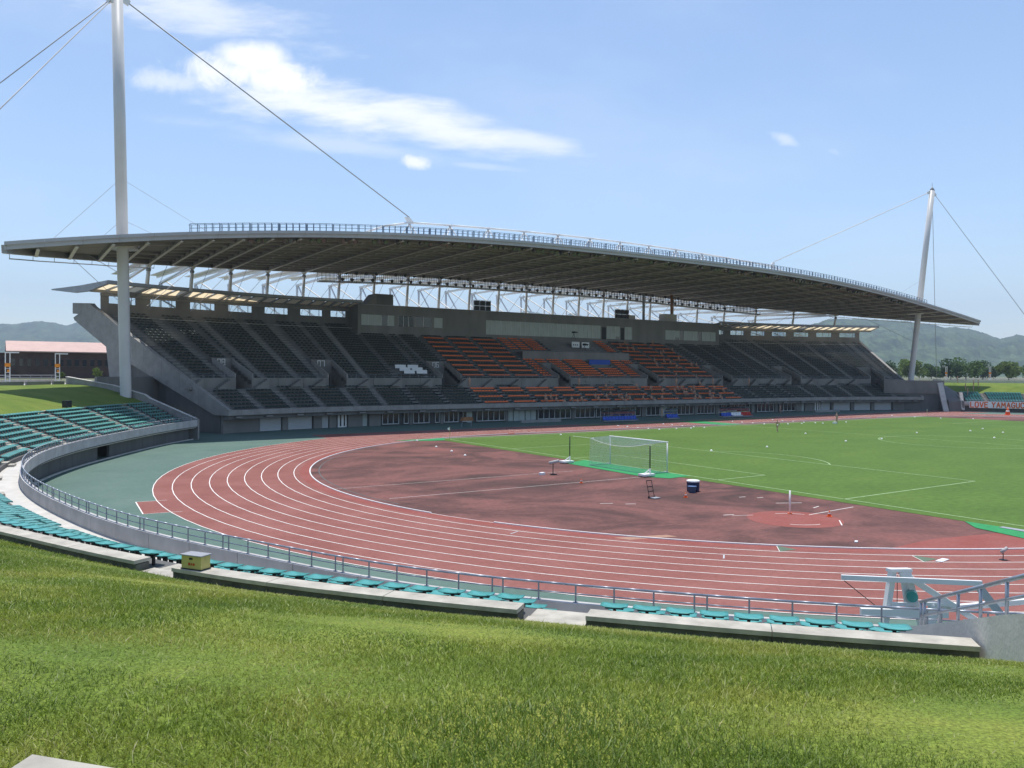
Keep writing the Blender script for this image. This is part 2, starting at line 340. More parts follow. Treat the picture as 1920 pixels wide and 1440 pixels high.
# raised white kerb with a gap on the bend
def arc_box(r, w, z0, z1, a0, a1, n, cx=TCX):
    m = MB(); secs = []
    for i in range(n+1):
        a = a0+(a1-a0)*i/n; c, s = math.cos(a), math.sin(a)
        secs.append([(cx+rr*c, rr*s, z) for rr, z in ((r-w/2, z0), (r+w/2, z0), (r+w/2, z1), (r-w/2, z1))])
    m.sweep(secs); return m
for a0, a1 in ((91, 196), (203, 268)):
    arc_box(R0-0.03, 0.09, 0.0, 0.065, R_(a0), R_(a1), 60).obj('kerb', 'white_paint', tr)
arc_box(R0-0.02, 0.05, 0.0, 0.014, R_(195.5), R_(203.5), 10).obj('kerb_line', 'line_paint', tr)
arc_box(R0-0.03, 0.09, 0.0, 0.065, R_(-88), R_(88), 60, HS).obj('kerb', 'white_paint', tr)
for y in (R0-0.03, -R0+0.03):
    m = MB(); m.box(((TCX+HS)/2, y, 0.03), (HS-TCX-1, 0.09, 0.065)); m.obj('kerb', 'white_paint', tr)
# narrow drain slot inside the kerb
arc_box(R0-0.75, 0.10, 0.0, 0.013, R_(110), R_(190), 40).obj('drain_slot', 'concrete_dark', tr)
# red D zone and the pitch
dz = flat('infield', oval(R0-0.06), 0.004, 'dzone_red'); struct(dz, 'weathered red synthetic infield behind the goal')
GX0, GX1, GY = -1.25, 106.25, 35.6
pitch = MB(); n = 40
pitch.poly([(GX0, -GY, .018), (GX1, -GY, .018), (GX1, GY, .018), (GX0+.7, GY, .018), (GX0, GY-1.2, .018)])
pi_ = pitch.obj('pitch', 'grass_pitch'); struct(pi_, 'mown green football pitch')
m = MB(); m.poly([(GX0+.9, GY, .013), (GX1, GY, .013), (GX1, GY+.75, .013), (GX0+.9, GY+.75, .013)]); struct(m.obj('paved_strip', 'concrete'), 'grey paved strip beside the pitch')
def pline(a, b, w=.12):
    d = Vector((b[0]-a[0], b[1]-a[1])).normalized(); n = Vector((-d.y, d.x))*w/2; d = d*w/2; m = MB()
    m.poly([(a[0]-d.x-n.x, a[1]-d.y-n.y, .026), (b[0]+d.x-n.x, b[1]+d.y-n.y, .026), (b[0]+d.x+n.x, b[1]+d.y+n.y, .026), (a[0]-d.x+n.x, a[1]-d.y+n.y, .026)])
    m.obj('pitch_line', 'pitch_paint', pi_)
M('pitch_paint', (0.30, 0.42, 0.22), 0.9, 0.25, 2.5)
def parc(c, r, a0, a1, w=.12, n=40):
    m = MB(); A = [(c[0]+(r-w/2)*math.cos(R_(a0+(a1-a0)*i/n)), c[1]+(r-w/2)*math.sin(R_(a0+(a1-a0)*i/n)), .0265) for i in range(n+1)]
    B = [(c[0]+(r+w/2)*math.cos(R_(a0+(a1-a0)*i/n)), c[1]+(r+w/2)*math.sin(R_(a0+(a1-a0)*i/n)), .0265) for i in range(n+1)]
    m.strip(A, B); m.obj('pitch_line', 'pitch_paint', pi_)
for x, sgn in ((0, 1), (105, -1)):
    pline((x, -34), (x, 34))
    for yy, dd in ((20.16, 16.5), (9.16, 5.5)):
        pline((x, -yy), (x+sgn*dd, -yy)); pline((x, yy), (x+sgn*dd, yy)); pline((x+sgn*dd, -yy), (x+sgn*dd, yy))
    parc((x+sgn*11, 0), 9.15, (-53 if sgn > 0 else 127), (53 if sgn > 0 else 233))
for y in (-34, 34): pline((0, y), (105, y))
pline((52.5, -34), (52.5, 34)); parc((52.5, 0), 9.15, 0, 360, n=80)
# markings of the D zone and track
def mark(P, mat, z=.0125, parent=None, name='painted_mark'):
    m = MB(); m.poly([(x, y, z) for x, y in P]); return m.obj(name, mat, parent or dz)
def seg(a, b, w, mat, z=.0125, parent=None):
    d = Vector((b[0]-a[0], b[1]-a[1])).normalized(); n = Vector((-d.y, d.x))*w/2
    mark([(a[0]-n.x, a[1]-n.y), (b[0]-n.x, b[1]-n.y), (b[0]+n.x, b[1]+n.y), (a[0]+n.x, a[1]+n.y)], mat, z, parent)
seg((-24.9, -4.3), (-3.0, -4.75), .05, 'line_paint'); seg((-26.5, 1.6), (-6.0, 1.2), .04, 'line_paint'); 
seg((-6.9, -22.6), (-2.2, -22.3), .07, 'line_paint'); seg((-8.1, -25.6), (-6.9, -24.6), .06, 'line_paint'); seg((-10.9, -20.4), (-9.7, -20.9), .05, 'line_paint')
m = MB(); A = []; B = []
for i in range(41):
    a = 2*math.pi*i/40; A.append((-8.7+2.6*math.cos(a), -23.0+2.6*math.sin(a), .0085)); 
m.poly(A[:-1]); m.obj('throwing_circle', 'lane_new', dz)
for a0, a1 in ((20, 75), (-150, -95)):
    m = MB(); A = [(-8.7+1.75*math.cos(R_(a0+(a1-a0)*i/12)), -23+1.75*math.sin(R_(a0+(a1-a0)*i/12)), .0145) for i in range(13)]
    B = [(-8.7+1.81*math.cos(R_(a0+(a1-a0)*i/12)), -23+1.81*math.sin(R_(a0+(a1-a0)*i/12)), .0145) for i in range(13)]
    m.strip(A, B); m.obj('painted_mark', 'line_paint', dz)
for a, b in (((-11.2, -20.0), (-10.5, -20.2)), ((-14.6, -13.0), (-13.9, -13.4)), ((-13.4, -14.0), (-12.8, -14.3)), ((-5.1, -18.8), (-3.6, -19.6)), ((-4.6, -21.2), (-3.8, -21.0)), ((-5.2, -15.9), (-4.7, -16.0)),((-4.4,-16.7),(-3.9,-16.8))):
    seg(a, b, .08, 'line_paint')
M('board_tan', (0.34, 0.19, 0.13), 0.8, 0.1, 3)
# take-off board cover and red patch
mark([(-20.6, -21.5), (-19.3, -21.9), (-19.05, -22.6), (-20.3, -22.3)], 'board_tan', .014, None, 'board_cover')
mark([(-19.2, -21.95), (-17.9, -22.35), (-17.75, -23.0), (-18.95, -22.65)], 'board_tan', .014, None, 'board_cover')
mark([(-7.6, -30.2), (-2.2, -31.4), (-6.2, -35.6), (-11.0, -30.3)], 'lane_new', .0075, None, 'patch')
# relay-zone triangles and staggers on the near bend
for k, ang in ((0, 225.2), (1, 233.6), (2, 243.0), (3, 252)):
    ra, rb = R0+k*LW+.03, R0+(k+1)*LW-.03; a = R_(ang)
    pa = (TCX+ra*math.cos(a), ra*math.sin(a)); pb = (TCX+rb*math.cos(a), rb*math.sin(a)); seg(pa, pb, .06, 'line_paint', .0135, tr)
    a2 = R_(ang+1.2); mark([pa, (TCX+ra*math.cos(a+.002), ra*math.sin(a+.002)), (TCX+(ra+.6)*math.cos(a2), (ra+.6)*math.sin(a2)), pb], 'tri_green', .0145, tr) if M('tri_green', (0.10, 0.15, 0.10), 0.9) else None
for k, ang in ((2, 221.6), (1, 206.5)):
    ra, rb = R0+k*LW+.1, R0+(k+1)*LW-.4; a = R_(ang); seg((TCX+ra*math.cos(a), ra*math.sin(a)), (TCX+rb*math.cos(a), rb*math.sin(a)), .07, 'shutter', .0135, tr)
# 200 m-start style red tab on the green surround
rt = mark([(-38.66, 2.75), (-34.0, 2.2), (-34.0, -2.6), (-38.94, -2.1)], 'track_red', .0045, None, 'run_up_tab'); rt.parent = tr
seg((-38.66, 2.75), (-38.94, -2.1), .07, 'line_paint', .0125, tr); seg((-38.66, 2.75), (-36.9, 2.55), .05, 'line_paint', .0125, tr); seg((-38.94, -2.1), (-36.9, -2.3), .05, 'line_paint', .0125, tr)
# finish line dashes on the home straight
for i in range(7): seg((14.2+.35*i, 47.0-1.35*i), (14.5+.35*i, 46.2-1.35*i), .16, 'line_paint', .0165, tr)
# outer terrain level with the concourse, out to the horizon
BT = {105: 68.0, 115: 65.2, 122: 63.2, 127: 61.7, 131.5: 60.5, 136: 59.35, 141: 58.2, 146: 57.4, 156: 56.75, 166: 56.5, 180: 56.15, 192: 56.15, 200: 56.6, 207: 57.0, 214: 57.7, 221: 57.75, 230: 57.8, 240: 57.8, 260: 57.8, 275: 58}
BK = sorted(BT)
def r0(phi):
    phi = max(BK[0], min(BK[-1]-1e-6, phi))
    xs = np.array(BK, float); ys = np.array([BT[k] for k in BK]); i = int(np.searchsorted(xs, phi, 'right')-1); i = max(0, min(len(xs)-2, i))
    d = np.gradient(ys, xs); h = xs[i+1]-xs[i]; t = (phi-xs[i])/h
    return float((2*t**3-3*t**2+1)*ys[i]+(t**3-2*t**2+t)*h*d[i]+(-2*t**3+3*t**2)*ys[i+1]+(t**3-t**2)*h*d[i+1])
def BP(phi, dl, z, mir=False):
    r = r0(phi)+dl; a = R_(phi); x = TCX+r*math.cos(a); y = r*math.sin(a)
    return (105-x, y, z) if mir else (x, y, z)
inner = [BP(p, 21.5, 6.28) for p in range(110, 271, 4)]
innR = [BP(p, 21.5, 6.28, True) for p in range(270, 109, -4)]
loop = inner+innR
m = MB(); prev = loop
cx0 = 52.5
for k, rr in enumerate((160, 320, 900, 3000, 9000)):
    nxt = []
    for i, p in enumerate(loop):
        d = Vector((p[0]-cx0, p[1], 0)).normalized(); nxt.append((cx0+d.x*rr, d.y*rr, 6.2))
    m.strip(prev, nxt, True); prev = nxt
struct(m.obj('ground', 'plain'), 'flat ground beyond the stadium')
# paved concourse behind the grass banks
m = MB(); A = [BP(p, 20.35, 6.34) for p in range(112, 271, 3)]; B = [BP(p, 34, 6.34) for p in range(112, 271, 3)]; m.strip(A, B)
struct(m.obj('concourse_path', 'paving'), 'pale paved concourse behind the left grass bank')
m = MB(); A = [BP(p, 20.35, 6.34, True) for p in range(112, 271, 3)]; B = [BP(p, 34, 6.34, True) for p in range(112, 271, 3)]; m.strip(A, B)
struct(m.obj('concourse_path', 'paving'), 'pale paved concourse behind the far right grass bank')
# ================================================================= MAIN STAND
YS, XS, RA = 61.5, 48.85, 65.0
def ST(s, d, z):
    a = abs(s); sg = 1 if s >= 0 else -1
    if a <= XS: return (52.5+s, YS+d, z)
    t = (a-XS)/RA; return (52.5+sg*(XS+(RA+d)*math.sin(t)), YS-RA+(RA+d)*math.cos(t), z)
def srange(a, b, arc=2.2):
    """s stations: ends, bend points and arc subdivisions"""
    S = {a, b}
    for k in (-XS, XS):
        if a < k < b: S.add(k)
    for side in (-1, 1):
        lo, hi = (a, min(b, -XS)) if side < 0 else (max(a, XS), b)
        if hi-lo > arc:
            n = int((hi-lo)/arc)+1
            for i in range(n+1): S.add(lo+(hi-lo)*i/n)
    return sorted(S)
def sblock(m, s0, s1, prof):
    """extrude a closed (d,z) profile along the stand"""
    m.sweep([[ST(s, d, z) for d, z in prof] for s in srange(s0, s1)])
SL, SR = -74.95, 83.3
stand = thing('main_stand', 'long grey concrete grandstand with dark green and orange seat rows under the big roof', 'grandstand', (52.5, YS, 0))
PT, RS = 0.95, 0.435
LD0, LZ0, NL = -1.55, 2.50, 8
UD0, UZ0, NU = 6.75, 6.92, 23
VOM = [(-68.4, -66.1), (-54.9, -52.2), (-35.6, -32.2), (-11.4, -9.0), (10.6, 13.2), (32.2, 35.0), (54.2, 57.0), (75.4, 78.6)]
AIS = [-73.4, -69.4, -64.1, -59.2, -55.8, -48.9, -43.5, -38.0, -31.4, -26.1, -20.6, -14.5, 14.5, 20.6, 26.0, 31.3, 36.4, 42.3, 48.2, 53.4, 60.0, 65.8, 71.3, 80.6]
LAIS = [-73.2, -68.5, -63.6, -58.9, -53.5, -48.9, -43.5, -38.0, -31.9, -26.1, -20.6, -14.5, -9.5, -4.1, 0.7, 6.6, 13.2, 19.5, 25.4, 31.0, 36.4, 42.3, 48.2, 54.8, 60.5, 66.0, 71.5, 77.2, 81.2]
VROWS = 6          # rows of the upper tier that the vomitories cut into
PB0, PB1 = -43.4, 50.2
# --- terrace steps
for i in range(NL):
    d, z = LD0+PT*i, LZ0+RS*i; m = MB(); sblock(m, SL+.35, SR-.35, [(d, z-RS-.15), (d+PT+.05, z-RS-.15), (d+PT+.05, z), (d, z)]); m.obj('terrace_step', 'concrete_grey', stand)
zw = LZ0+RS*(NL-1)
m = MB(); sblock(m, SL+.35, SR-.35, [(LD0+PT*NL-.1, zw-.5), (UD0-.02, zw-.5), (UD0-.02, zw+.12), (LD0+PT*NL, zw+.12)]); m.obj('cross_walkway', 'concrete', stand)
def cuts(a, b, holes):
    out = []; x = a
    for h0, h1 in holes:
        if h1 < a or h0 > b: continue
        if h0 > x: out.append((x, h0))
        x = max(x, h1)
    if x < b: out.append((x, b))
    return out
for j in range(NU):
    d, z = UD0+PT*j, UZ0+RS*j; m = MB()
    segs = [(SL+.35, SR-.35)]
    if j < VROWS: segs = cuts(SL+.35, SR-.35, VOM)
    if j >= 19: segs = [(SL+.35, PB0), (PB1, SR-.35)]
    for a, b in segs: m = MB(); sblock(m, a, b, [(d, z-RS-.2), (d+PT+.05, z-RS-.2), (d+PT+.05, z), (d, z)]); m.obj('terrace_step', 'concrete_grey', stand)
# --- front wall of the upper tier with its capping and glass-free rail
for a, b in cuts(SL+.35, SR-.35, VOM):
    n = max(1, round((b-a)/4.2)); w = (b-a)/n
    for k in range(n):
        m = MB(); sblock(m, a+w*k+.02, a+w*(k+1)-.02, [(UD0-.25, zw+.12), (UD0, zw+.12), (UD0, UZ0+.32), (UD0-.25, UZ0+.32)]); m.obj('barrier_panel', 'concrete', stand)
for a, b in cuts(SL+.6, SR-.6, VOM):
    S = srange(a, b, 3); m = MB()
    for zz in (UZ0+.58, UZ0+.85): m.path([ST(s, UD0-.12, zz) for s in S], .028, 5)
    n = int((b-a)/1.6)+1
    for k in range(n+1): s = a+(b-a)*k/n; m.tube(ST(s, UD0-.12, UZ0+.3), ST(s, UD0-.12, UZ0+.86), .02, 5)
    m.obj('barrier_rail', 'galv', stand)
# stair flights from the cross walkway up to the upper tier (dark triangles on the wall)
for s0 in AIS:
    for sd in (1,):
        m = MB(); n = 7; L = 2.0
        for k in range(n):
            za = zw+.12+(UZ0-zw)*(k+1)/n; m.hexa([ST(s0-L+L*k/n, UD0-1.15, zw+.1), ST(s0-L+L*(k+1)/n, UD0-1.15, zw+.1), ST(s0-L+L*(k+1)/n, UD0-.27, zw+.1), ST(s0-L+L*k/n, UD0-.27, zw+.1),
                                                 ST(s0-L+L*k/n, UD0-1.15, za), ST(s0-L+L*(k+1)/n, UD0-1.15, za), ST(s0-L+L*(k+1)/n, UD0-.27, za), ST(s0-L+L*k/n, UD0-.27, za)])
        m.obj('stair_flight', 'concrete', stand)
# --- vomitories: two raking side walls, a header with the block number, dark passage
DIG = {'0': 'abcdef', '8': 'abcdefg', '7': 'abc', '6': 'acdefg', '5': 'acdfg', '4': 'bcfg', '3': 'abcdg', '2': 'abdeg', '1': 'bc'}
def digits(m, txt, org, ex, ez, h):
    """upright sans numerals from strokes; org lower-left, ex/ez unit vectors"""
    w = h*.55; t = h*.13; ey = Vector(ex).cross(Vector(ez)); x = 0
    for ch in txt:
        seg_ = {'a': ((0, h), (w, h)), 'b': ((w, h), (w, h/2)), 'c': ((w, h/2), (w, 0)), 'd': ((0, 0), (w, 0)), 'e': ((0, h/2), (0, 0)), 'f': ((0, h), (0, h/2)), 'g': ((0, h/2), (w, h/2))}
        for q in DIG[ch]:
            (xa, za), (xb, zb) = seg_[q]; a = Vector(org)+Vector(ex)*(x+xa)+Vector(ez)*za; b = Vector(org)+Vector(ex)*(x+xb)+Vector(ez)*zb
            e = (b-a).normalized()*t*.45; m.beam(a-e, b+e, .02, t, up=Vector(ez) if abs(e.z) < 1e-4 else Vector(ex))
        x += w*1.45
for i, (a, b) in enumerate(VOM):
    vm = None
    d1, z1 = UD0+PT*VROWS, UZ0+RS*VROWS
    m = MB(); sblock(m, a+.0, b, [(d1-.05, zw+.12), (d1+.12, zw+.12), (d1+.12, z1+.55), (d1-.05, z1+.55)])
    vm = m.obj('vomitory', 'concrete', stand)
    for s0, s1 in ((a-.18, a), (b, b+.18)):
        m = MB(); P = [(UD0-.25, zw+.1), (d1+.1, zw+.1), (d1+.1, z1+.6), (UD0-.25, UZ0+.9)]
        m.sweep([[ST(s, d, z) for d, z in P] for s in (s0, s1)]); m.obj('side_wall', 'concrete_light', vm)
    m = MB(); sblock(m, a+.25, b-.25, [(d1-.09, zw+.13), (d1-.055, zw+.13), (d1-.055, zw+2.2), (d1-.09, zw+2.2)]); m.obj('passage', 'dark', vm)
    if i < 3:
        m = MB(); p0 = Vector(ST((a+b)/2-.75, d1-.11, z1-.45)); p1 = Vector(ST((a+b)/2+.75, d1-.11, z1-.45)); ex = (p1-p0).normalized()
        digits(m, ('08', '07', '06')[i], p0+ex*.1, ex, Vector((0, 0, 1)), .85); m.obj('block_number', 'sign_white', vm)
# --- aisle stairs (paler concrete, half steps)
def aisle(s0, D0, Z0, n, w=1.0):
    m = MB()
    for j in range(n):
        d, z = D0+PT*j, Z0+RS*j
        for q, (da, dz_) in enumerate(((0.0, 0.004), (-.47, -RS/2))):
            m.hexa([ST(s0+sx*w/2, d+da+dd, zz) for zz in (z+dz_-.2, z+dz_) for sx, dd in ((-1, 0), (1, 0), (1, .5 if q else PT), (-1, .5 if q else PT))])
    m.obj('aisle_stairs', 'concrete', stand)
for s0 in LAIS: aisle(s0, LD0, LZ0, NL)
for s0 in AIS: aisle(s0, UD0, UZ0, 19 if PB0-1 < s0 < PB1+1 else NU)
for s0 in (-4.8, 1.0, 6.8): aisle(s0, UD0, UZ0, 9)
# --- fascia along the front of the lower tier, in panels with open joints
s = SL
n = int((SR-SL)/2.0); w = (SR-SL)/n
for k in range(n):
    a, b = SL+w*k+.012, SL+w*(k+1)-.012; m = MB(); sblock(m, a, b, [(-2.05, 2.44), (-1.6, 2.44), (-1.6, 3.14), (-2.05, 3.14)]); m.obj('fascia_panel', 'concrete_light', stand)
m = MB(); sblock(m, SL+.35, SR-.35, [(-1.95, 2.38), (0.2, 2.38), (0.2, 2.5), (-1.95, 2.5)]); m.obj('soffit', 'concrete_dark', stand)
# --- end walls: the raking concrete band with its rear overhang
def parz(d): return 3.11+.452*(d+2.2)
BAND = [(-2.05, 2.44), (-2.05, 3.14), (30.2, parz(30.2)), (30.9, 18.25), (35.8, 18.5), (35.8, 16.85), (34.2, 16.75), (35.6, 16.25), (35.2, 15.8), (23.9, 10.45), (0.9, 2.44)]
for s0, s1 in ((SL, SL+.5), (SR-.5, SR)):
    m = MB(); m.sweep([[ST(q, d, z) for d, z in BAND] for q in (s0, s1)]); ew = m.obj('end_wall', 'concrete_light', stand)
    tq = s0+.35 if s0 == SL else s0; tq1 = tq+.15
    W2 = [(0.9, 0), (0.9, 2.6), (22.6, 10.0), (21.6, 6.2), (21.0, 0)]
    m = MB(); m.sweep([[ST(q, d, z) for d, z in W2] for q in (s0+.9 if s0 == SL else s0-.7, s0+1.2 if s0 == SL else s0-.4)]); m.obj('side_wall', 'concrete_grey', stand)
    LEG = [(23.0, 5.5), (25.3, 5.5), (26.6, 11.7), (22.2, 9.9)]
    m = MB(); m.sweep([[ST(q, d, z) for d, z in LEG] for q in (s0+.05, s0+.95)]); m.obj('raking_leg', 'concrete_light', stand)
    # lines of formwork joints
    for dj in (4.2, 8.4, 12.6, 16.8, 21.0):
        zt = parz(dj); a = s0-.004 if s0 == SL else s1+.004
        m = MB(); m.tube(ST(a, dj, zt-2.4), ST(a, dj, zt-.05), .012, 4); m.obj('formwork_joint', 'concrete_dark', ew)
q0 = SL+.9-.01
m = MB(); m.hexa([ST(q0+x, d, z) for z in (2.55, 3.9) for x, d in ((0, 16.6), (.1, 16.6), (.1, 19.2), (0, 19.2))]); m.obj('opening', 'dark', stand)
m = MB(); m.hexa([ST(q0-.02+x, d, z) for z in (0.6, 2.35) for x, d in ((0, 7.6), (.1, 7.6), (.1, 13.4), (0, 13.4))]); m.obj('panel_door', 'shutter', stand)
m = MB(); sblock(m, SL+1, SR-1, [(27.0, 0), (27.4, 0), (27.4, 16.2), (27.0, 16.2)]); m.obj('rear_wall', 'concrete_grey', stand)
m = MB(); sblock(m, SL+1.2, SR-1.2, [(27.4, 15.9), (35.4, 15.9), (35.4, 16.3), (27.4, 16.3)]); m.obj('rear_gallery', 'concrete_pale', stand)
m = MB(); sblock(m, -60, 68, [(35.4, 15.5), (62, 15.5), (62, 15.9), (35.4, 15.9)]); m.obj('bounce_deck', 'concrete_pale', stand)  # unseen pale slab, added to bounce sunlight up onto roof tails and columns
# --- ground floor wall, bay by bay
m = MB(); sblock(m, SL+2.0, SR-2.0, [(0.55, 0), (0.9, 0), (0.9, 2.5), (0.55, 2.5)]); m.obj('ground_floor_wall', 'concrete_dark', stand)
def wallbox(name, mat, s0, s1, z0, z1, d0=0.0, d1=.5, parent=None):
    m = MB(); sblock(m, s0, s1, [(d0, z0), (d1, z0), (d1, z1), (d0, z1)]); return m.obj(name, mat, parent or stand)
def shut(s0, s1): 
    o = wallbox('shutter', 'shutter', s0, s1, .0, 2.36, .3, .5)
    m = MB()
    for k in range(12): z = .1+.19*k; m.beam(ST(s0+.03, .29, z), ST(s1-.03, .29, z), .02, .03)
    m.obj('slats', 'frame_grey', o)
def winbay(s0, s1, n, dark=False):
    w = (s1-s0)/n
    g = wallbox('window', 'window_dark', s0, s1, .28, 2.3, .33, .4)
    for k in range(n+1):
        x = s0+w*k; wallbox('mullion', 'frame_grey', x-.045, x+.045, .25, 2.34, .22, .34, g)
    wallbox('sill', 'frame_grey', s0-.05, s1+.05, .16, .27, .18, .4, g)
def pier(s0, s1, mat='concrete'): wallbox('pier', mat, s0, s1, 0, 2.4, .06, .56)
def bays(spec):
    for kind, a, b, *r in spec:
        if kind == 'P': pier(a, b)
        elif kind == 'S': shut(a, b)
        elif kind == 'W': winbay(a, b, r[0])
        elif kind == 'L': wallbox('pale_panel', 'pale_panel', a, b, 0.02, 2.36, .25, .5)
        elif kind == 'D':
            o = wallbox('door', 'white_paint', a, b, .0, 2.3, .22, .45); w = b-a
            for f0, f1 in ((.22, .38), (.66, .82)): wallbox('door_glass', 'window_dark', a+w*f0, a+w*f1, .15, 2.1, .2, .24, o)
LEFT = [('P', -74.2, -68.7), ('S', -68.5, -65.3), ('P', -65.2, -64.4), ('S', -64.2, -60.5), ('P', -60.3, -59.0), ('S', -58.9, -57.9), ('P', -57.8, -56.7), ('D', -56.4, -55.0), ('P', -54.8, -52.5), ('L', -52.4, -51.7), ('P', -51.4, -49.5),
        ('W', -49.2, -46.5, 3), ('W', -45.6, -44.9, 1), ('P', -44.8, -44.2), ('W', -44.0, -41.3, 3), ('W', -40.2, -39.5, 1), ('P', -39.4, -38.8), ('W', -38.6, -36.1, 3), ('W', -35.2, -34.5, 1), ('L', -34.4, -33.5), ('W', -32.6, -27.2, 5),
        ('P', -27.1, -26.7), ('L', -26.5, -25.6), ('L', -25.4, -24.4), ('L', -24.3, -23.2), ('L', -23.0, -22.0), ('L', -21.9, -20.9), ('W', -20.4, -13.4, 6), ('P', -13.2, -12.6), ('W', -12.4, -8.0, 4), ('W', -7.6, -4.8, 3), ('P', -4.6, -4.0)]
RIGHT = [('W', -2.0, 3.0, 4), ('P', 3.3, 4.3), ('W', 4.6, 8.0, 3), ('L', 8.2, 10.0), ('W', 10.4, 17.0, 6), ('P', 17.2, 17.9), ('W', 18.1, 23.0, 5), ('P', 23.2, 24.2), ('W', 25.0, 26.4, 1), ('W', 27.6, 33.5, 5), ('P', 34.0, 34.9),
         ('W', 36.0, 41.2, 4), ('P', 41.5, 42.4), ('W', 43.2, 48.4, 4), ('P', 48.6, 50.4), ('L', 50.7, 51.3), ('P', 51.6, 54.6), ('D', 54.9, 56.6), ('S', 56.9, 59.6), ('P', 59.9, 60.5), ('S', 60.7, 65.4), ('P', 65.6, 66.5), ('S', 66.7, 71.0), ('P', 71.2, 72.0), ('S', 72.2, 76.5), ('P', 76.8, 81.5)]
bays(LEFT); bays(RIGHT)
wallbox('plinth', 'concrete_light', -27, -19, 0, .42, -4.6, -4.2); wallbox('plinth', 'concrete_light', 49, 57.5, 0, .42, -4.6, -4.2)
# --- press box along the top of the middle section
ZB, ZT, DP = UZ0+RS*18.6, 20.5, 24.85
pb = MB()
WIN = [(-42.7, -36.2, 5), (-35.4, -32.2, 3), (-32.0, -28.4, 2), (-27.9, -26.1, 1), (-16.3, 13.2, 25), (14.9, 18.8, 3), (20.2, 22.4, 2), (32.7, 49.4, 11)]
holes = [(a, b) for a, b, n in WIN]
WZ = lambda a: (15.85, 18.75) if -17 < a < 24 else (16.75, 18.75) if a < 0 else (16.2, 18.45)
for a, b in cuts(PB0, PB1, holes): sblock(pb, a, b, [(DP, ZB-1), (DP+.35, ZB-1), (DP+.35, ZT), (DP, ZT)])
for a, b in holes:
    z0, z1 = WZ(a); sblock(pb, a, b, [(DP, ZB-1), (DP+.35, ZB-1), (DP+.35, z0), (DP, z0)]); sblock(pb, a, b, [(DP, z1), (DP+.35, z1), (DP+.35, ZT), (DP, ZT)])
sblock(pb, PB0, PB1, [(DP+.35, ZT-.3), (DP+6, ZT-.3), (DP+6, ZT), (DP+.35, ZT)])
for s0 in (PB0, PB1-.35): sblock(pb, s0, s0+.35, [(DP+.35, ZB), (DP+6, ZB), (DP+6, ZT-.3), (DP+.35, ZT-.3)])
sblock(pb, PB0, PB1, [(DP+5.6, ZB), (DP+6, ZB), (DP+6, ZT-.3), (DP+5.6, ZT-.3)])
pbo = pb.obj('press_box', 'concrete', stand)
for a, b, n in WIN:
    z0, z1 = WZ(a); w = (b-a)/n
    for k in range(n):
        mat = 'pale_panel' if (-17 < a < 24 or k % 4 != 3) and a != -35.4 else 'window_dark'
        if a == -35.4: mat = 'glass_grey'
        if a == -32.0: mat = 'window_dark'
        wallbox('pane', mat, a+w*k+.03, a+w*(k+1)-.03, z0+.02, z1-.02, DP+.12, DP+.18, pbo)
        if a > 0 and k in (2, 3): wallbox('opening', 'window_dark', a+w*k+.06, a+w*(k+1)-.06, z0+.05, z0+.6, DP+.06, DP+.1, pbo)
    for k in range(n+1): wallbox('mullion', 'frame_grey', a+w*k-.05, a+w*k+.05, z0, z1, DP+.03, DP+.2, pbo)
wallbox('door', 'dark', 13.5, 14.7, 15.7, 18.4, DP-.03, DP+.02, pbo); wallbox('door', 'dark', 19.0, 20.0, 15.7, 18.4, DP-.03, DP+.02, pbo)
wallbox('roof_edge', 'steel_grey', PB0-.05, PB1+.05, ZT, ZT+.1, DP-.12, DP+.4, pbo)
# rooftop lift housing with a sloping side
m = MB(); P = [(-41.6, 0), (-36.3, 0), (-36.3, 2.05), (-39.9, 2.05)]
m.sweep([[ST(s, d, ZT+.1+z) for s, z in P] for d in (DP+.3, DP+3.6)]); lh = m.obj('roof_housing', 'concrete', stand); wallbox('panel', 'concrete_grey', -39.6, -36.5, ZT+.25, ZT+1.95, DP+.26, DP+.3, lh)
for a, b, h in ((22.5, 25.5, 1.1), (34.8, 38.8, 1.9)): wallbox('roof_housing', 'concrete_pale', a, b, ZT+.1, ZT+.1+h, DP+2.5, DP+4.5)
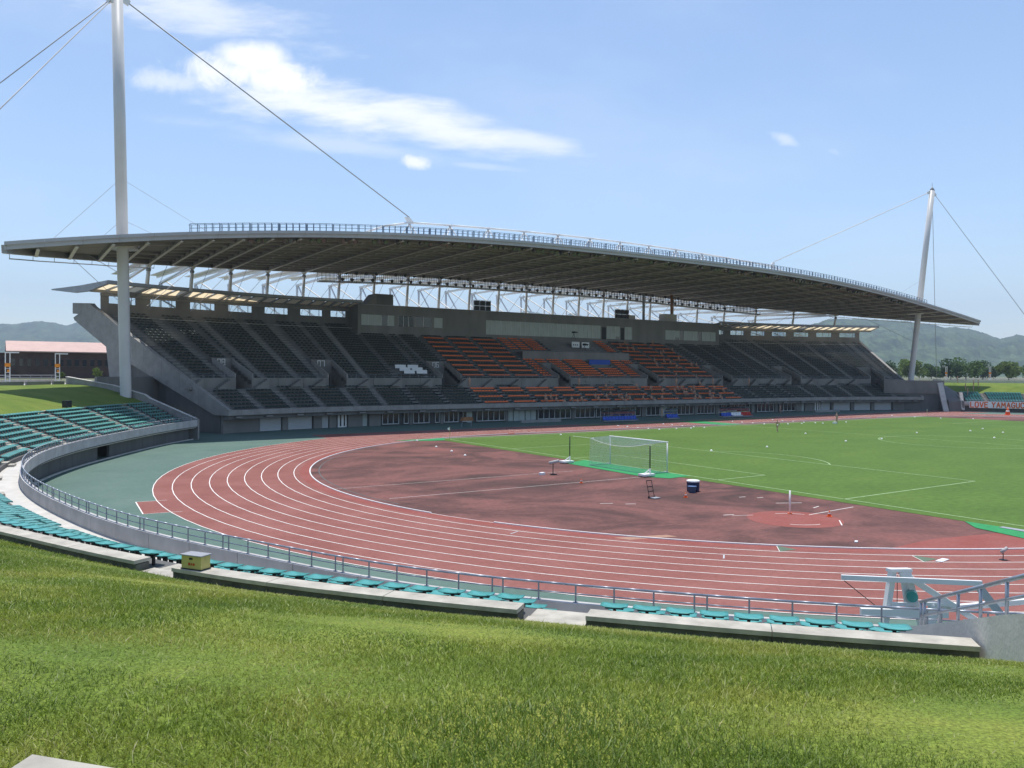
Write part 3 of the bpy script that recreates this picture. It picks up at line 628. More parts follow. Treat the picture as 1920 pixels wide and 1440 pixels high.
# --- clerestory wall and rear canopy on both wings
for side, (a, b) in enumerate(((SL+.4, PB0), (PB1, SR-.4))):
    d0 = 28.75; z0 = UZ0+RS*22.4
    n = round((b-a)/4.62); w = (b-a)/n; 
    wallbox('clerestory_sill', 'concrete_grey', a, b, z0-.6, 18.28, d0, d0+.3)
    wallbox('clerestory_beam', 'concrete', a, b, 19.38, 19.75, d0-.1, d0+.4)
    for k in range(n+1):
        c = a+w*k; lo, hi = max(a, c-.78), min(b, c+.78); wallbox('pier', 'concrete_grey', lo, hi, 18.28, 19.38, d0+.02, d0+.32)
        pr = [(d0-.25, z0-.5), (d0, z0-.5), (d0, 19.38), (d0-.25, 19.38)]
    for k in range(n):
        x0, x1 = a+w*k+.8, a+w*(k+1)-.8
        if x1-x0 < .5: continue
        g = wallbox('clerestory_window', 'glass_clear', x0, x1, 18.29, 19.37, d0+.16, d0+.175)
        for f in (.42, .84): wallbox('mullion', 'steel_grey', x0+(x1-x0)*f-.035, x0+(x1-x0)*f+.035, 18.29, 19.37, d0+.12, d0+.2, g)
    # canopy: front beam, back beam, cross beams and translucent panels
    ca, cb = (a-1.2, b+.6) if side == 0 else (b-(b-a)-.4, b+2.2)
    cn = MB(); sblock(cn, ca, cb, [(24.0, 20.75), (24.25, 20.62), (24.25, 21.2), (24.0, 21.2)])
    co = cn.obj('rear_canopy', 'steel_grey', stand)
    wallbox('back_beam', 'concrete', ca, cb, 19.76, 20.2, d0-.25, d0+.1, co)
    m = MB(); sblock(m, ca, cb, [(d0+.1, 20.2), (36.0, 20.5), (36.0, 20.7), (d0+.1, 20.9)]); m.obj('rear_overhang', 'steel_grey', co)
    nn = round((cb-ca)/1.54); ww = (cb-ca)/nn
    for k in range(nn+1):
        c = ca+ww*k; big = k % 3 == 0; hw = .16 if big else .06
        m = MB(); m.beam(ST(c, 24.2, 20.72), ST(c, d0-.2, 20.06), hw*2, .34 if big else .2); m.obj('canopy_rib', 'steel_grey', co)
    for k in range(nn):
        x0, x1 = ca+ww*k+.1, ca+ww*(k+1)-.1; m = MB(); m.quad(ST(x0, 24.25, 20.86), ST(x1, 24.25, 20.86), ST(x1, d0-.2, 20.2), ST(x0, d0-.2, 20.2)); m.obj('canopy_panel', 'translucent', co)
# side fin at the left end of the canopy
m = MB(); P = [(23.6, 20.62), (23.6, 21.1), (30.5, 20.75), (38.6, 20.62), (38.6, 20.45), (32.4, 19.75), (28.5, 19.8)]
m.sweep([[ST(q, d, z) for d, z in P] for q in (SL-1.1, SL-.75)]); m.obj('canopy_end', 'steel_grey', stand)
# --- VIP block in the middle of the upper tier
for a, b, j0, h in ((-13.6, 13.4, 9.2, 1.5),):
    d, z = UD0+PT*j0, UZ0+RS*j0; wallbox('vip_wall', 'concrete', a, b, z-.5, z+h, d, d+.3)
    wallbox('vip_platform', 'concrete', a, b, z+h-.25, z+h, d+.3, d+2.4)
for a, b in ((-4.4, 8.2),): 
    for j in range(13, 19): d, z = UD0+PT*j, UZ0+RS*j; wallbox('platform', 'concrete', a, b, z-.2, z+.32, d, d+PT)
bd = wallbox('white_board', 'sign_white', 1.9, 3.9, 13.55, 14.75, 20.4, 20.45); bd2 = wallbox('white_board', 'sign_white', 4.5, 6.5, 13.5, 14.7, 20.4, 20.45)
for o, x in ((bd, 2.2), (bd2, 4.8)):
    m = MB()
    for k in range(3): m.beam(ST(x+.5*k, 20.38, 14.1), ST(x+.5*k+.28, 20.38, 14.1), .02, .22)
    m.obj('lettering', 'navy', o)
# ================================================================= ROOF
def zf(X): return 28.7-7.4*(min(1.0, abs(X-52.5)/97.5))**2.8
YBT = [(0, 95.8), (20, 95.5), (42, 95.0), (50, 93.6), (56, 92.0), (64, 88.0), (71, 82.3), (78, 75.8), (85, 67.5), (90, 60.0), (94, 53.5), (97.5, 46.9)]
def Yb(X): return float(np.interp(abs(X-52.5), [a for a, b in YBT], [b for a, b in YBT]))
def Yf(X): t = min(1.0, abs(X-52.5)/97.5); return 51.0-4.1*t**5
RISE = 0.003
def zr(X, Y, off): return zf(X)+off+RISE*(Y-Yf(X))
roof = thing('stadium_roof', 'huge crescent shaped grey roof with ribbed underside hung over the grandstand', 'roof', (52.5, 75, 0))
XK = [8.9+7.267*k for k in range(-7, 20)]                       # rafter lines
XE = [-45.0]+XK+[150.0]
# roof skin, one panel per bay; openings where the masts pass
MAST = {-1: (-33.0, 55.9), 1: (138.0, 55.9)}
def bay_pts(xa, xb, n=6): return [xa+(xb-xa)*i/n for i in range(n+1)]
def skin(xa, xb, off, thick, name, mat):
    m = MB(); xs = bay_pts(xa, xb, 30 if any(xa-1 < mx < xb+1 for mx, my in MAST.values()) else 6)
    for x0, x1 in zip(xs[:-1], xs[1:]):
        segs = [(0.0, 1.0)]
        xm = (x0+x1)/2
        for k, (mx, my) in MAST.items():
            if abs(xm-mx) < 1.75:
                h = math.sqrt(max(0, 1.75**2-(xm-mx)**2)); L = Yb(xm)-Yf(xm); segs = [(0, (my-h-Yf(xm))/L), ((my+h-Yf(xm))/L, 1)]
        for f0, f1 in segs:
            P = []
            for zo in (off-thick, off):
                for x, f in ((x0, f0), (x1, f0), (x1, f1), (x0, f1)):
                    y = Yf(x)+(Yb(x)-Yf(x))*f; P.append((x, y, zr(x, y, zo)))
            m.hexa(P)
    return m.obj(name, mat, roof)
for xa, xb in zip(XE[:-1], XE[1:]):
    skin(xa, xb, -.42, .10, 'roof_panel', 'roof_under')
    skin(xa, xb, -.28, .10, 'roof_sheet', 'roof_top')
# front fascia: two stepped bands, in lengths with joints
n = 54
for k in range(n):
    xa, xb = -45+195*k/n, -45+195*(k+1)/n
    for nm, off, h, dy, mt in (('fascia_band', -.16, .36, -.30, 'roof_fascia'), ('fascia_band', -.58, .46, -.05, 'roof_fascia')):
        m = MB(); secs = []
        for x in (xa+.01, (xa+xb)/2, xb-.01): y, z = Yf(x)+dy, zf(x)+off; secs.append([(x, y-.1, z-h/2), (x, y+.15, z-h/2), (x, y+.15, z+h/2), (x, y-.1, z+h/2)])
        m.sweep(secs); m.obj(nm, mt, roof)
# rafters: web and a bottom flange coloured paler for the light it catches
XH = [x for x in XK]+[x+3.63 for x in XK if abs(x+3.63-52.5) > 62 and abs(x+3.63-52.5) < 92]
for x in XH:
    ya, yb = Yf(x)+.2, Yb(x)
    if yb-ya < 2: continue
    for k, (mx, my) in MAST.items():
        if abs(x-mx) < 1.2: x += 1.7
    m = MB(); m.hexa([(x-.05, ya, zr(x, ya, -1.0)), (x+.05, ya, zr(x, ya, -1.0)), (x+.05, yb, zr(x, yb, -1.2)), (x-.05, yb, zr(x, yb, -1.2)),
                      (x-.05, ya, zr(x, ya, -.54)), (x+.05, ya, zr(x, ya, -.54)), (x+.05, yb, zr(x, yb, -.54)), (x-.05, yb, zr(x, yb, -.54))])
    ro = m.obj('rafter', 'roof_steel', roof)
    m = MB(); m.beam((x, ya, zr(x, ya, -1.03)), (x, yb, zr(x, yb, -1.23)), .34, .06); m.obj('flange', 'roof_flange_lit', ro)
    # haunch plates that stand out from the web
    for q in range(1, 8):
        f = q/8; y = ya+(yb-ya)*f
        if yb-ya > 12: m = MB(); m.box((x, y, zr(x, y, -.82)), (.5, .05, .5)); m.obj('stiffener', 'roof_steel', ro)
# purlins between rafters
for xa, xb in zip(XE[:-1], XE[1:]):
    L = min(Yb(xa), Yb(xb))-max(Yf(xa), Yf(xb))
    n = max(0, int(round(L/3.05)))
    for q in range(1, n):
        f = q/n; P = []
        ya, yb = Yf(xa)+(Yb(xa)-Yf(xa))*f, Yf(xb)+(Yb(xb)-Yf(xb))*f
        skip = any(xa < mx < xb and abs((ya+yb)/2-my) < 2.2 for mx, my in MAST.values())
        if skip: continue
        m = MB(); m.beam((xa+.06, ya, zr(xa, ya, -.70)), (xb-.06, yb, zr(xb, yb, -.70)), .10, .30); po = m.obj('purlin', 'roof_steel', roof); m = MB(); m.beam((xa+.06, ya, zr(xa, ya, -.865)), (xb-.06, yb, zr(xb, yb, -.865)), .2, .02); m.obj('flange', 'roof_flange_lit', po)
    if L > 10:
        xm = (xa+xb)/2; y0, y1 = Yf(xm)+2, Yb(xm)-1
        m = MB(); m.beam((xm, y0, zr(xm, y0, -.62)), (xm, y1, zr(xm, y1, -.62)), .10, .14); m.obj('tie_rail', 'roof_flange_lit', roof)
# eave beam along the rear edge and the gutter pipe below the left tip
for xa, xb in zip(XE[:-1], XE[1:]):
    m = MB(); xs = bay_pts(xa, xb, 3)
    for x0, x1 in zip(xs[:-1], xs[1:]): m.beam((x0, Yb(x0), zr(x0, Yb(x0), -.70)), (x1, Yb(x1), zr(x1, Yb(x1), -.70)), .5, .82)
    m.obj('eave_beam', 'roof_steel', roof)
    m = MB()
    for x0, x1 in zip(xs[:-1], xs[1:]): m.beam((x0, Yb(x0), zr(x0, Yb(x0), -1.16)), (x1, Yb(x1), zr(x1, Yb(x1), -1.16)), .36, .07)
    m.obj('eave_flange', 'roof_flange_lit', roof)
for sg in (-1, 1):
    pts = []; m = MB()
    for i in range(25):
        r = 97.0-29*i/24*.62; x = 52.5+sg*r; y = Yb(x)+.6; pts.append((x, y, zr(x, y, -1.6)))
    m.path(pts, .07, 6)
    for i in range(0, 25, 3): p = pts[i]; m.tube(p, (p[0], p[1]-.6, p[2]+.95), .03, 4)
    m.obj('gutter_pipe', 'steel_grey', roof)
# hole rings round the masts
for mx, my in MAST.values():
    m = MB(); z = zr(mx, my, -.58); m.lathe((mx, my, z), [(1.75, -.22), (1.80, -.22), (1.80, .2), (1.75, .2)], 28); m.obj('mast_collar', 'steel_white', roof)
# rear supports: white tails, columns, struts and rods
for i, x in enumerate(XK):
    if not (-30 < x < 134): continue
    yb = Yb(x); ze = zr(x, yb, -1.15); yt = min(yb+29, 121); sg = 1 if x < 52.5 else -1
    m = MB(); m.hexa([(x-1.0, yb+3.0, ze+.62), (x+1.0, yb+3.0, ze+.62), (x+1.15, yt+4, ze+1.75), (x-1.15, yt+4, ze+1.75), (x-1.0, yb+3.0, ze+.72), (x+1.0, yb+3.0, ze+.72), (x+1.15, yt+4, ze+1.85), (x-1.15, yt+4, ze+1.85)])
    tl = m.obj('tail_plate', 'steel_white', roof)
    m = MB(); m.hexa([(x-.06, yb+3.2, ze+.1), (x+.06, yb+3.2, ze+.1), (x+.06, yt+3.6, ze+1.3), (x-.06, yt+3.6, ze+1.3), (x-.06, yb+3.2, ze+.62), (x+.06, yb+3.2, ze+.62), (x+.06, yt+3.6, ze+1.75), (x-.06, yt+3.6, ze+1.75)]); m.obj('tail_web', 'steel_white', tl)
    m = MB(); m.beam((x, yb-.3, ze-.02), (x, yt, ze-.02), .42, .40); m.obj('tail_beam', 'steel_white', roof)
    m = MB(); m.tube((x, yb+.4, ze-.7), (x-.1*sg, yb+.9, 20.6), .27, 12); c = m.obj('rear_column', 'steel_white', roof, True)
    m = MB(); m.lathe((x, yb+.4, ze-.75), [(.12, -.28), (.32, -.18), (.36, 0), (.32, .18), (.12, .28)], 10); m.obj('joint', 'steel_grey', c, True)
    m = MB(); m.prism([(x-.55, yb+.36, ze), (x+.55, yb+.36, ze), (x+.14, yb+.36, ze-.6), (x-.14, yb+.36, ze-.6)], (0, .08, 0)); m.obj('gusset', 'steel_white', c)
    m = MB(); m.tube((x, yt-.4, ze+.2), (x, yt-.4, 15.9), .24, 10); m.obj('tail_post', 'steel_white', roof, True)
    m = MB(); m.tube((x, yt-1, ze-.1), (x, yb+12, 16.0), .17, 8); m.obj('raking_strut', 'steel_white', roof, True)
    if x+7.267 < 134:
        x2 = x+7.267; yb2 = Yb(x2)
        m = MB(); m.tube((x+.9, yt, ze+.5), (x2-.3, yb2+10.0, 18.4), .14, 6); m.obj('brace_pipe', 'steel_white', roof, True)
        m = MB(); m.tube((x2, yb2+.4, zr(x2, yb2, -1.4)), (x, yb+1.5, 17.5), .04, 5); m.obj('tie_rod', 'steel_grey', roof)
        m = MB(); m.tube((x+2.6, yb+.3, zr(x+2.6, yb, -1.1)), (x+1.2, yb+8, 17.5), .035, 5); m.obj('tie_rod', 'steel_grey', roof)
# crown truss on the top of the roof
YT = 64.35
def ztop(x): return 33.05-1.15*((x-52.5)/43.6)**2
nodes = [8.9+7.267*k for k in range(13)]
m = MB(); P = [(1.0, YT, 29.4), (4.6, YT, 30.9)]+[(x, YT, ztop(x)) for x in nodes]+[(100.4, YT, 30.9), (104, YT, 29.4)]; m.path(P, .17, 8)
tch = m.obj('crown_chord', 'steel_white', roof, True)
for x in nodes:
    for dx, dy in ((-2.1, -1.5), (2.1, -1.5), (-2.1, 2.2), (2.1, 2.2)):
        xx, yy = x+dx, YT+dy; m = MB(); m.tube((x, YT, ztop(x)-.1), (xx, yy, zr(xx, yy, -.3)), .09, 6); m.obj('truss_web', 'steel_white', tch, True)
for x, sg in ((8.9, -1), (96.1, 1)):
    m = MB(); m.prism([(x+sg*.9, YT-.12, ztop(x)+.75), (x+sg*.15, YT-.12, ztop(x)+.95), (x-sg*.7, YT-.12, ztop(x)+.1), (x+sg*.3, YT-.12, ztop(x)-.15)], (0, .24, 0)); m.obj('cable_anchor', 'steel_white', tch)
# walkway railing along the front edge, in frames
k = 0; x = -26.4
while x < 131.4:
    xe = x+3.63; m = MB()
    h = 1.15
    for f in range(5): xx = x+(xe-x)*f/4.2; m.beam((xx, Yf(xx)+.9, zf(xx)-.1), (xx, Yf(xx)+.9, zf(xx)+h), .07, .09)
    for zz in (.15, .62, h):
        m.beam((x, Yf(x)+.9, zf(x)+zz), (xe-.08, Yf(xe)+.9, zf(xe)+zz), .05, .06)
    for f in range(5): xx = x+(xe-x)*f/4.2+.4; m.beam((xx, Yf(xx)+1.9, zf(xx)-.1), (xx, Yf(xx)+1.9, zf(xx)+h), .05, .07)
    m.beam((x, Yf(x)+1.9, zf(x)+h), (xe-.08, Yf(xe)+1.9, zf(xe)+h), .05, .05)
    m.obj('railing_frame', 'rail_blue', roof); x = xe
# lighting catwalk hung below the eave
m = MB(); xs = np.arange(3.8, 119, 2.42)
def cw(x, dz, dy=0.0): y = Yb(x)-1.4+dy; return (x, y, zr(x, y, -1.25)+dz)
for a, b in zip(xs[:-1], xs[1:]):
    o = MB(); o.beam(cw(a, -1.75), cw(b-.02, -1.75), .9, .16); o.beam(cw(a, -1.58, -.45), cw(b-.02, -1.58, -.45), .06, .14); fl = o.obj('catwalk_floor', 'roof_steel', roof)
    o = MB()
    for zz in (-1.15, -.65, -.2): o.beam(cw(a, zz, -.42), cw(b-.02, zz, -.42), .045, .05)
    for f in (0, .33, .66): xx = a+(b-a)*f; o.beam(cw(xx, -1.7, -.42), cw(xx, .1, -.42), .05, .05); o.beam(cw(xx, -1.7, .42), cw(xx, .1, .42), .06, .06)
    o.obj('catwalk_rail', 'black_metal', fl)
# ------------------------------------------------------------- floodlights (each a thing)
m = MB(); m.lathe((0, 0, 0), [(.02, -.30), (.16, -.26), (.24, -.05), (.34, .16), (.34, .20), (.02, .20)], 12)
fl_me = m.mesh('floodlight'); fl_me.materials.append(MATS['black_metal']); fl_me.polygons.foreach_set('use_smooth', [True]*len(fl_me.polygons))
m = MB(); m.box((-.3, 0, -.22), (.03, .06, .5)); m.box((.3, 0, -.22), (.03, .06, .5)); m.box((0, 0, -.46), (.63, .06, .03)); br_me = m.mesh('bracket'); br_me.materials.append(MATS['steel_grey'])
M('lamp_glass', (0.10, 0.10, 0.09), 0.12, 0.3, 3, spec=0.9); 
m = MB(); m.lathe((0, 0, 0), [(.01, .205), (.31, .205), (.31, .215), (.01, .24)], 12); ln_me = m.mesh('lens'); ln_me.materials.append(MATS['lamp_glass'])
def flood(loc, rx, rz, label, group):
    o = bpy.data.objects.new('floodlight', fl_me); COL.objects.link(o); o.location = loc; o.rotation_euler = (rx, 0, rz); tag(o, label, 'floodlight', group)
    for me in (br_me, ln_me): child_local(me.name, me, o)
x = -19.0
while x < 126:
    for q in range(random.choice((2, 3, 3, 4))):
        xx = x+q*.86
        flood((xx, Yf(xx)+1.6, zf(xx)-1.0), R_(118+random.uniform(-6, 6)), R_(random.uniform(-35, 35)), 'small round floodlight in the row just under the roof front edge', 'floodlights under the roof front edge')
    x += random.choice((3.6, 3.63, 4.4))
for i, xx in enumerate(np.arange(8.5, 112, 2.05)):
    p = cw(xx, -1.2+.0*i, -.65); flood(p, R_(112), R_(random.uniform(-20, 20)), 'round black floodlight on the rear roof catwalk', 'floodlights on the rear catwalk')
    if i % 1 == 0 and i % 5 != 4: p = cw(xx+.8, .05, -.65); flood(p, R_(112), R_(random.uniform(-20, 20)), 'round black floodlight on the rear roof catwalk', 'floodlights on the rear catwalk')
# ------------------------------------------------------------- masts and their cables
for sg in (-1, 1):
    f = lambda x: x if sg < 0 else 105-x
    base, top = Vector((f(-32.3), 57.2, 0.4)), Vector((f(-34.0), 52.6, 52.0))
    lab = 'tall white steel mast at the left end of the stand with cables from its top' if sg < 0 else 'tall white steel mast leaning outward at the far right end of the stand'
    mast = thing('mast', lab, 'mast', base)
    m = MB(); mid = base.lerp(top, .45); m.tube(base, mid, .63, 28, .65, False); m.tube(mid, top, .65, 28, .62); m.obj('pole', 'mast_paint', mast, True)
    m = MB(); m.tube(top, top+Vector((0, 0, .9)), .62, 20, .12); m.tube(top+Vector((0, 0, .9)), top+Vector((0, 0, 1.9)), .05, 6); hd = m.obj('head', 'steel_grey', mast, True)
    node = Vector((8.9 if sg < 0 else 96.1, YT, ztop(8.9)+.8)); tp = top-Vector((0, 0, .1))
    dv = (node-tp).normalized()
    for v in (dv,): m = MB(); m.beam(tp-v*.2, tp+v*1.5, .2, .7); m.obj('cable_lug', 'steel_white', mast)
    m = MB(); m.tube(tp+dv*1.2, node, .085, 8); m.obj('main_cable', 'steel_white' if sg > 0 else 'steel_grey', mast, True)
    for anc in ((-63.8, 33.6, 6.3), (-81.3, 77.4, 6.3)):
        a = Vector((f(anc[0]), anc[1], anc[2])); v = (a-tp).normalized(); m = MB(); m.beam(tp-v*.2, tp+v*1.4, .2, .6); m.obj('cable_lug', 'steel_white', mast)
        m = MB(); m.tube(tp+v*1.2, a, .06, 8); m.obj('back_stay', 'steel_grey', mast, True)
        m = MB(); m.box((a.x, a.y, 6.6), (1.6, 1.6, .8)); m.obj('anchor_block', 'concrete', mast)
    # thin stays to the roof
    ax = (top-base).normalized()
    for zz, ex, ey in ((31.0, 12.0, 2.0), (31.0, -8.5, 4.0), (26.2, 5.8, 1.5), (26.2, -3.2, 1.5)):
        p = base+ax*((zz-base.z)/ax.z); e = Vector((p.x-sg*ex*(1), p.y+ey, 0)); e.z = zr(e.x, e.y, -.3); m = MB(); m.tube(p, e, .022, 4); m.obj('thin_stay', 'steel_grey', mast)
    for zz, e in ((16.0, (f(-38.5), 60.5, 22.4)), (16.0, (f(-22.0), 66, 23.6)), (19.6, (f(-36.8), 57.5, 22.2))):
        p = base+ax*((zz-base.z)/ax.z); m = MB(); m.tube(p, e, .03, 4); m.obj('thin_stay', 'steel_grey', mast)
# ================================================================= CURVED SEATING TERRACES AND GRASS BANKS
M('parapet', (0.44, 0.43, 0.42), 0.88, 0.14, 0.9, 0.25, 14)
NR, RP, RRISE, RW0, RZ0 = 8, 0.72, 0.29, 1.45, 1.72
ZPAR = 2.33
GRASS = [(7.30, 4.03), (9.0, 4.6), (11.0, 5.2), (13.0, 5.68), (15.5, 6.1), (18.0, 6.33), (20.4, 6.38)]
def bankz(dl): return float(np.interp(dl, [a for a, b in GRASS], [b for a, b in GRASS]))
def bsweep(prof, p0, p1, step=2.0, mir=False):
    n = max(1, int(abs(p1-p0)/step)); m = MB(); m.sweep([[BP(p0+(p1-p0)*i/n, d, z, mir) for d, z in prof] for i in range(n+1)]); return m
AISB = [219.55-7.3*k for k in range(0, 13)]            # aisle angles on the left/near terrace
def arcdeg(w, dl, phi): return math.degrees(w/(r0(phi)+dl))
def near_p(phi, dl, mir):
    p = BP(phi, dl, 2, mir); return math.hypot(p[0]-CAM.x, p[1]-CAM.y)
def terrace(p0, p1, aisles, mir, label):
    t = thing('seating_terrace', label, 'terrace', BP((p0+p1)/2, 0, 0, mir))
    for j in range(NR):
        d, z = RW0+RP*j, RZ0+RRISE*(j+1); bsweep([(d, z-RRISE-.3), (d+RP+.03, z-RRISE-.3), (d+RP+.03, z), (d, z)], p0, p1, 1.5, mir).obj('terrace_step', 'concrete_dark', t)
    bsweep([(.22, RZ0-.35), (RW0, RZ0-.35), (RW0, RZ0+.0), (.22, RZ0)], p0, p1, 1.5, mir).obj('walkway', 'concrete_pale', t)
    # parapet panels, then the recessed wall below in panels
    n = int((p1-p0)/2.6)
    for k in range(n):
        a, b = p0+(p1-p0)*k/n+.012, p0+(p1-p0)*(k+1)/n-.012
        bsweep([(0, 1.58), (.22, 1.58), (.22, ZPAR), (0, ZPAR)], a, b, .7, mir).obj('parapet_panel', 'parapet', t)
    for k in range(n):
        a, b = p0+(p1-p0)*k/n+.012, p0+(p1-p0)*(k+1)/n-.012
        if not mir and 146.0 < (a+b)/2 < 148.5:
            bsweep([(2.2, 0), (2.5, 0), (2.5, 1.7), (2.2, 1.7)], a, b, .9, mir).obj('passage', 'concrete_dark', t); continue
        bsweep([(1.15, 0), (1.4, 0), (1.4, 1.62), (1.15, 1.62)], a, b, .7, mir).obj('wall_panel', 'concrete_grey', t)
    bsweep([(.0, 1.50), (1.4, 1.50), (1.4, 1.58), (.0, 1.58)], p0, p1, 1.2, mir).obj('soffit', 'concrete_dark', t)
    bsweep([(.55, 0), (.75, 0), (.75, .09), (.55, .09)], p0, p1, 1.2, mir).obj('kerb', 'concrete_pale', t)
    # coping slabs behind the last row, open at the aisles
    dC = RW0+RP*NR; edges = [p0]+[e for a in sorted(aisles) if p0+.5 < a < p1-.5 for e in (a-arcdeg(.55, dC, a), a+arcdeg(.55, dC, a))]+[p1]
    for a, b in zip(edges[::2], edges[1::2]):
        nn = max(1, round((b-a)/2.3))
        for k in range(nn):
            x0, x1 = a+(b-a)*k/nn+.006, a+(b-a)*(k+1)/nn-.006
            bsweep([(dC-.02, 3.8), (dC+.30, 3.8), (dC+.30, 4.235), (dC-.02, 4.235)], x0, x1, .5, mir).obj('coping_wall', 'concrete_mossy', t)
            bsweep([(dC-.05, 4.25), (dC+.34, 4.25), (dC+.34, 4.32), (dC-.05, 4.32)], x0, x1, .5, mir).obj('coping_slab', 'coping', t)
    # aisle steps
    for a in aisles:
        if not p0 < a < p1: continue
        m = MB(); h = arcdeg(.5, 4, a)
        for j in range(NR):
            d, z = RW0+RP*j, RZ0+RRISE*(j+1)
            for da, zz in ((-.36, z-RRISE/2), (0, z+.004)):
                m.hexa([BP(q, d+da+dd, zq, mir) for zq in (zz-.14, zz) for q, dd in ((a-h, 0), (a+h, 0), (a+h, .37 if da else RP), (a-h, .37 if da else RP))])
        m.obj('aisle_stairs', 'coping', t)
        bsweep([(dC-.1, 3.9), (dC+.55, 3.9), (dC+.55, 4.10), (dC-.1, 4.10)], a-h*.95, a+h*.95, .5, mir).obj('landing', 'coping', t)
    return t
PL0, PL1 = 127.4, 229.5
tl = terrace(PL0, 224.95, AISB, False, 'curved concrete seating terrace with teal seats around the near bend')
bsweep([(0, 1.58), (.22, 1.58), (.22, ZPAR), (0, ZPAR)], 225, 229.5, .7).obj('parapet_panel', 'parapet', tl)
trr = terrace(134.5, 215, [219.55-7.3*k for k in range(0, 12)], True, 'far right curved terrace with rows of green seats beyond the track')
# grass banks
def bank(p0, p1, mir, label, mat='grass_bank'):
    m = MB(); n = int((p1-p0)/1.0)
    DL = np.linspace(7.3-.02+.0, 20.4, 27)
    rows = [[BP(p0+(p1-p0)*i/n, dl, bankz(dl)+.03*math.sin(p0+i*.9+dl*1.3)*math.sin(i*.37-dl*.8), mir) for i in range(n+1)] for dl in DL]
    for a, b in zip(rows[:-1], rows[1:]): m.strip(a, b)
    o = m.obj('grass_bank', mat, None, True); struct(o, label); return o
bank(126.9, 206, False, 'sloping grass bank behind the left seating terrace')
bank(206, 246, False, 'sloping grass bank in the foreground where the camera stands', 'soil_grass')
bank(134.2, 215, True, 'sloping grass bank beyond the far right seats')
# ------------------------------------------------------------- railing on the parapet
rail = thing('parapet_railing', 'blue grey steel railing on the curved parapet above the track', 'railing', BP(200, 0.1, ZPAR))
S = [PL0+.2+(229.5-PL0-.2)*i/150 for i in range(151)]
for zz, rr, nm in ((ZPAR+.44, .030, 'top_rail'), (ZPAR+.215, .017, 'mid_rail')):
    m = MB(); m.path([BP(q, .1, zz) for q in S], rr, 8); m.obj(nm, 'galv', rail, True)
pm = MB(); pm.tube((0, 0, -.02), (0, 0, .43), .022, 8); pm.box((0, 0, .005), (.10, .10, .015)); post_me = pm.mesh('post'); post_me.materials.append(MATS['galv'])
q = PL0+.3; k = 0; qs = []
while q < 229.4:
    qs.append(q); k += 1
    q += arcdeg(.30 if k % 6 == 0 else .98, 0, q)
for q in qs:
    o = bpy.data.objects.new('post', post_me); COL.objects.link(o); o.parent = rail; o.matrix_parent_inverse = PINV[rail.name]; o.location = BP(q, .1, ZPAR)
rr_ = thing('parapet_railing', 'thin steel railing on the far right parapet behind the banner', 'railing', BP(160, 0.1, ZPAR, True))
S = [134.7+(200-134.7)*i/60 for i in range(61)]
for zz, rr, nm in ((ZPAR+.44, .030, 'top_rail'), (ZPAR+.215, .017, 'mid_rail')): m = MB(); m.path([BP(q, .1, zz, True) for q in S], rr, 5); m.obj(nm, 'galv', rr_)
# ------------------------------------------------------------- seats
def seat_mesh(name, w, dp, mats, legs=True):
    """backless bucket seat; +Y faces the field side away from the slope"""
    nx, ny = 7, 6; V = []; Fc = []
    for layer in (0, 1):
        for j in range(ny):
            for i in range(nx):
                u, v = i/(nx-1)*2-1, j/(ny-1)*2-1
                tw = w/2*(1-.10*max(0, v)**2-.05*(v < 0)*v*v); x = u*tw; y = v*dp/2
                if abs(u) > .99 and abs(v) > .99: x *= .86; y *= .93
                z = .014*u*u+.016*max(0, -v)**2.5+.006*v*v-.025*max(0, v)**3-.012*(1-u*u)*(1-v*v)
                V.append((x, y, z-(.020 if layer else 0)*(1 if abs(u) < .99 and abs(v) < .99 else .75)))
    N = nx*ny
    for j in range(ny-1):
        for i in range(nx-1): a = j*nx+i; Fc.append((a, a+1, a+nx+1, a+nx)); Fc.append((N+a, N+a+nx, N+a+nx+1, N+a+1))
    per = [i for i in range(nx)]+[j*nx+nx-1 for j in range(1, ny)]+[(ny-1)*nx+i for i in range(nx-2, -1, -1)]+[j*nx for j in range(ny-2, 0, -1)]
    for a, b in zip(per, per[1:]+per[:1]): Fc.append((a, N+a, N+b, b))
    me = bpy.data.meshes.new(name); me.from_pydata(V, [], Fc); me.update(); me.materials.append(MATS[mats]); me.polygons.foreach_set('use_smooth', [True]*len(me.polygons)); return me
seat_near = seat_mesh('seat_near', .445, .40, 'seat_teal')
bm_ = MB(); bm_.box((0, .02, -.16), (.05, .05, .28)); bm_.box((0, .0, -.045), (.30, .06, .025)); bm_.box((0, .02, -.31), (.16, .16, .02)); brk = bm_.mesh('bracket'); brk.materials.append(MATS['black_metal'])
cand = []
def seat_rows(aisles, p0, p1, mir):
    A = sorted([a for a in aisles if p0 < a < p1]); E = [p0]+A+[p1]
    for a, b in zip(E[:-1], E[1:]):
        for j in range(NR):
            dl = RW0+RP*j+.36; ga = arcdeg(.62, dl, a); lo, hi = a+(ga if a != p0 else arcdeg(.3, dl, a)), b-(ga if b != p1 else arcdeg(.3, dl, b)); n = int(math.radians(hi-lo)*(r0((a+b)/2)+dl)/.515)
            for k in range(n):
                ph = lo+(hi-lo)*(k+.5)/n; z = RZ0+RRISE*(j+1)+.30
                if j == NR-1: z -= .02
                cand.append((near_p(ph, dl, mir), ph, dl, z, mir, j))
seat_rows(AISB, PL0+.6, 224.6, False); NLEFT = len(cand)
seat_rows([219.55-7.3*k for k in range(0, 12)], 135.2, 196, True)
cand.sort(key=lambda c: c[0])
ORD = ['back', 'seventh', 'sixth', 'fifth', 'fourth', 'third', 'second', 'front']
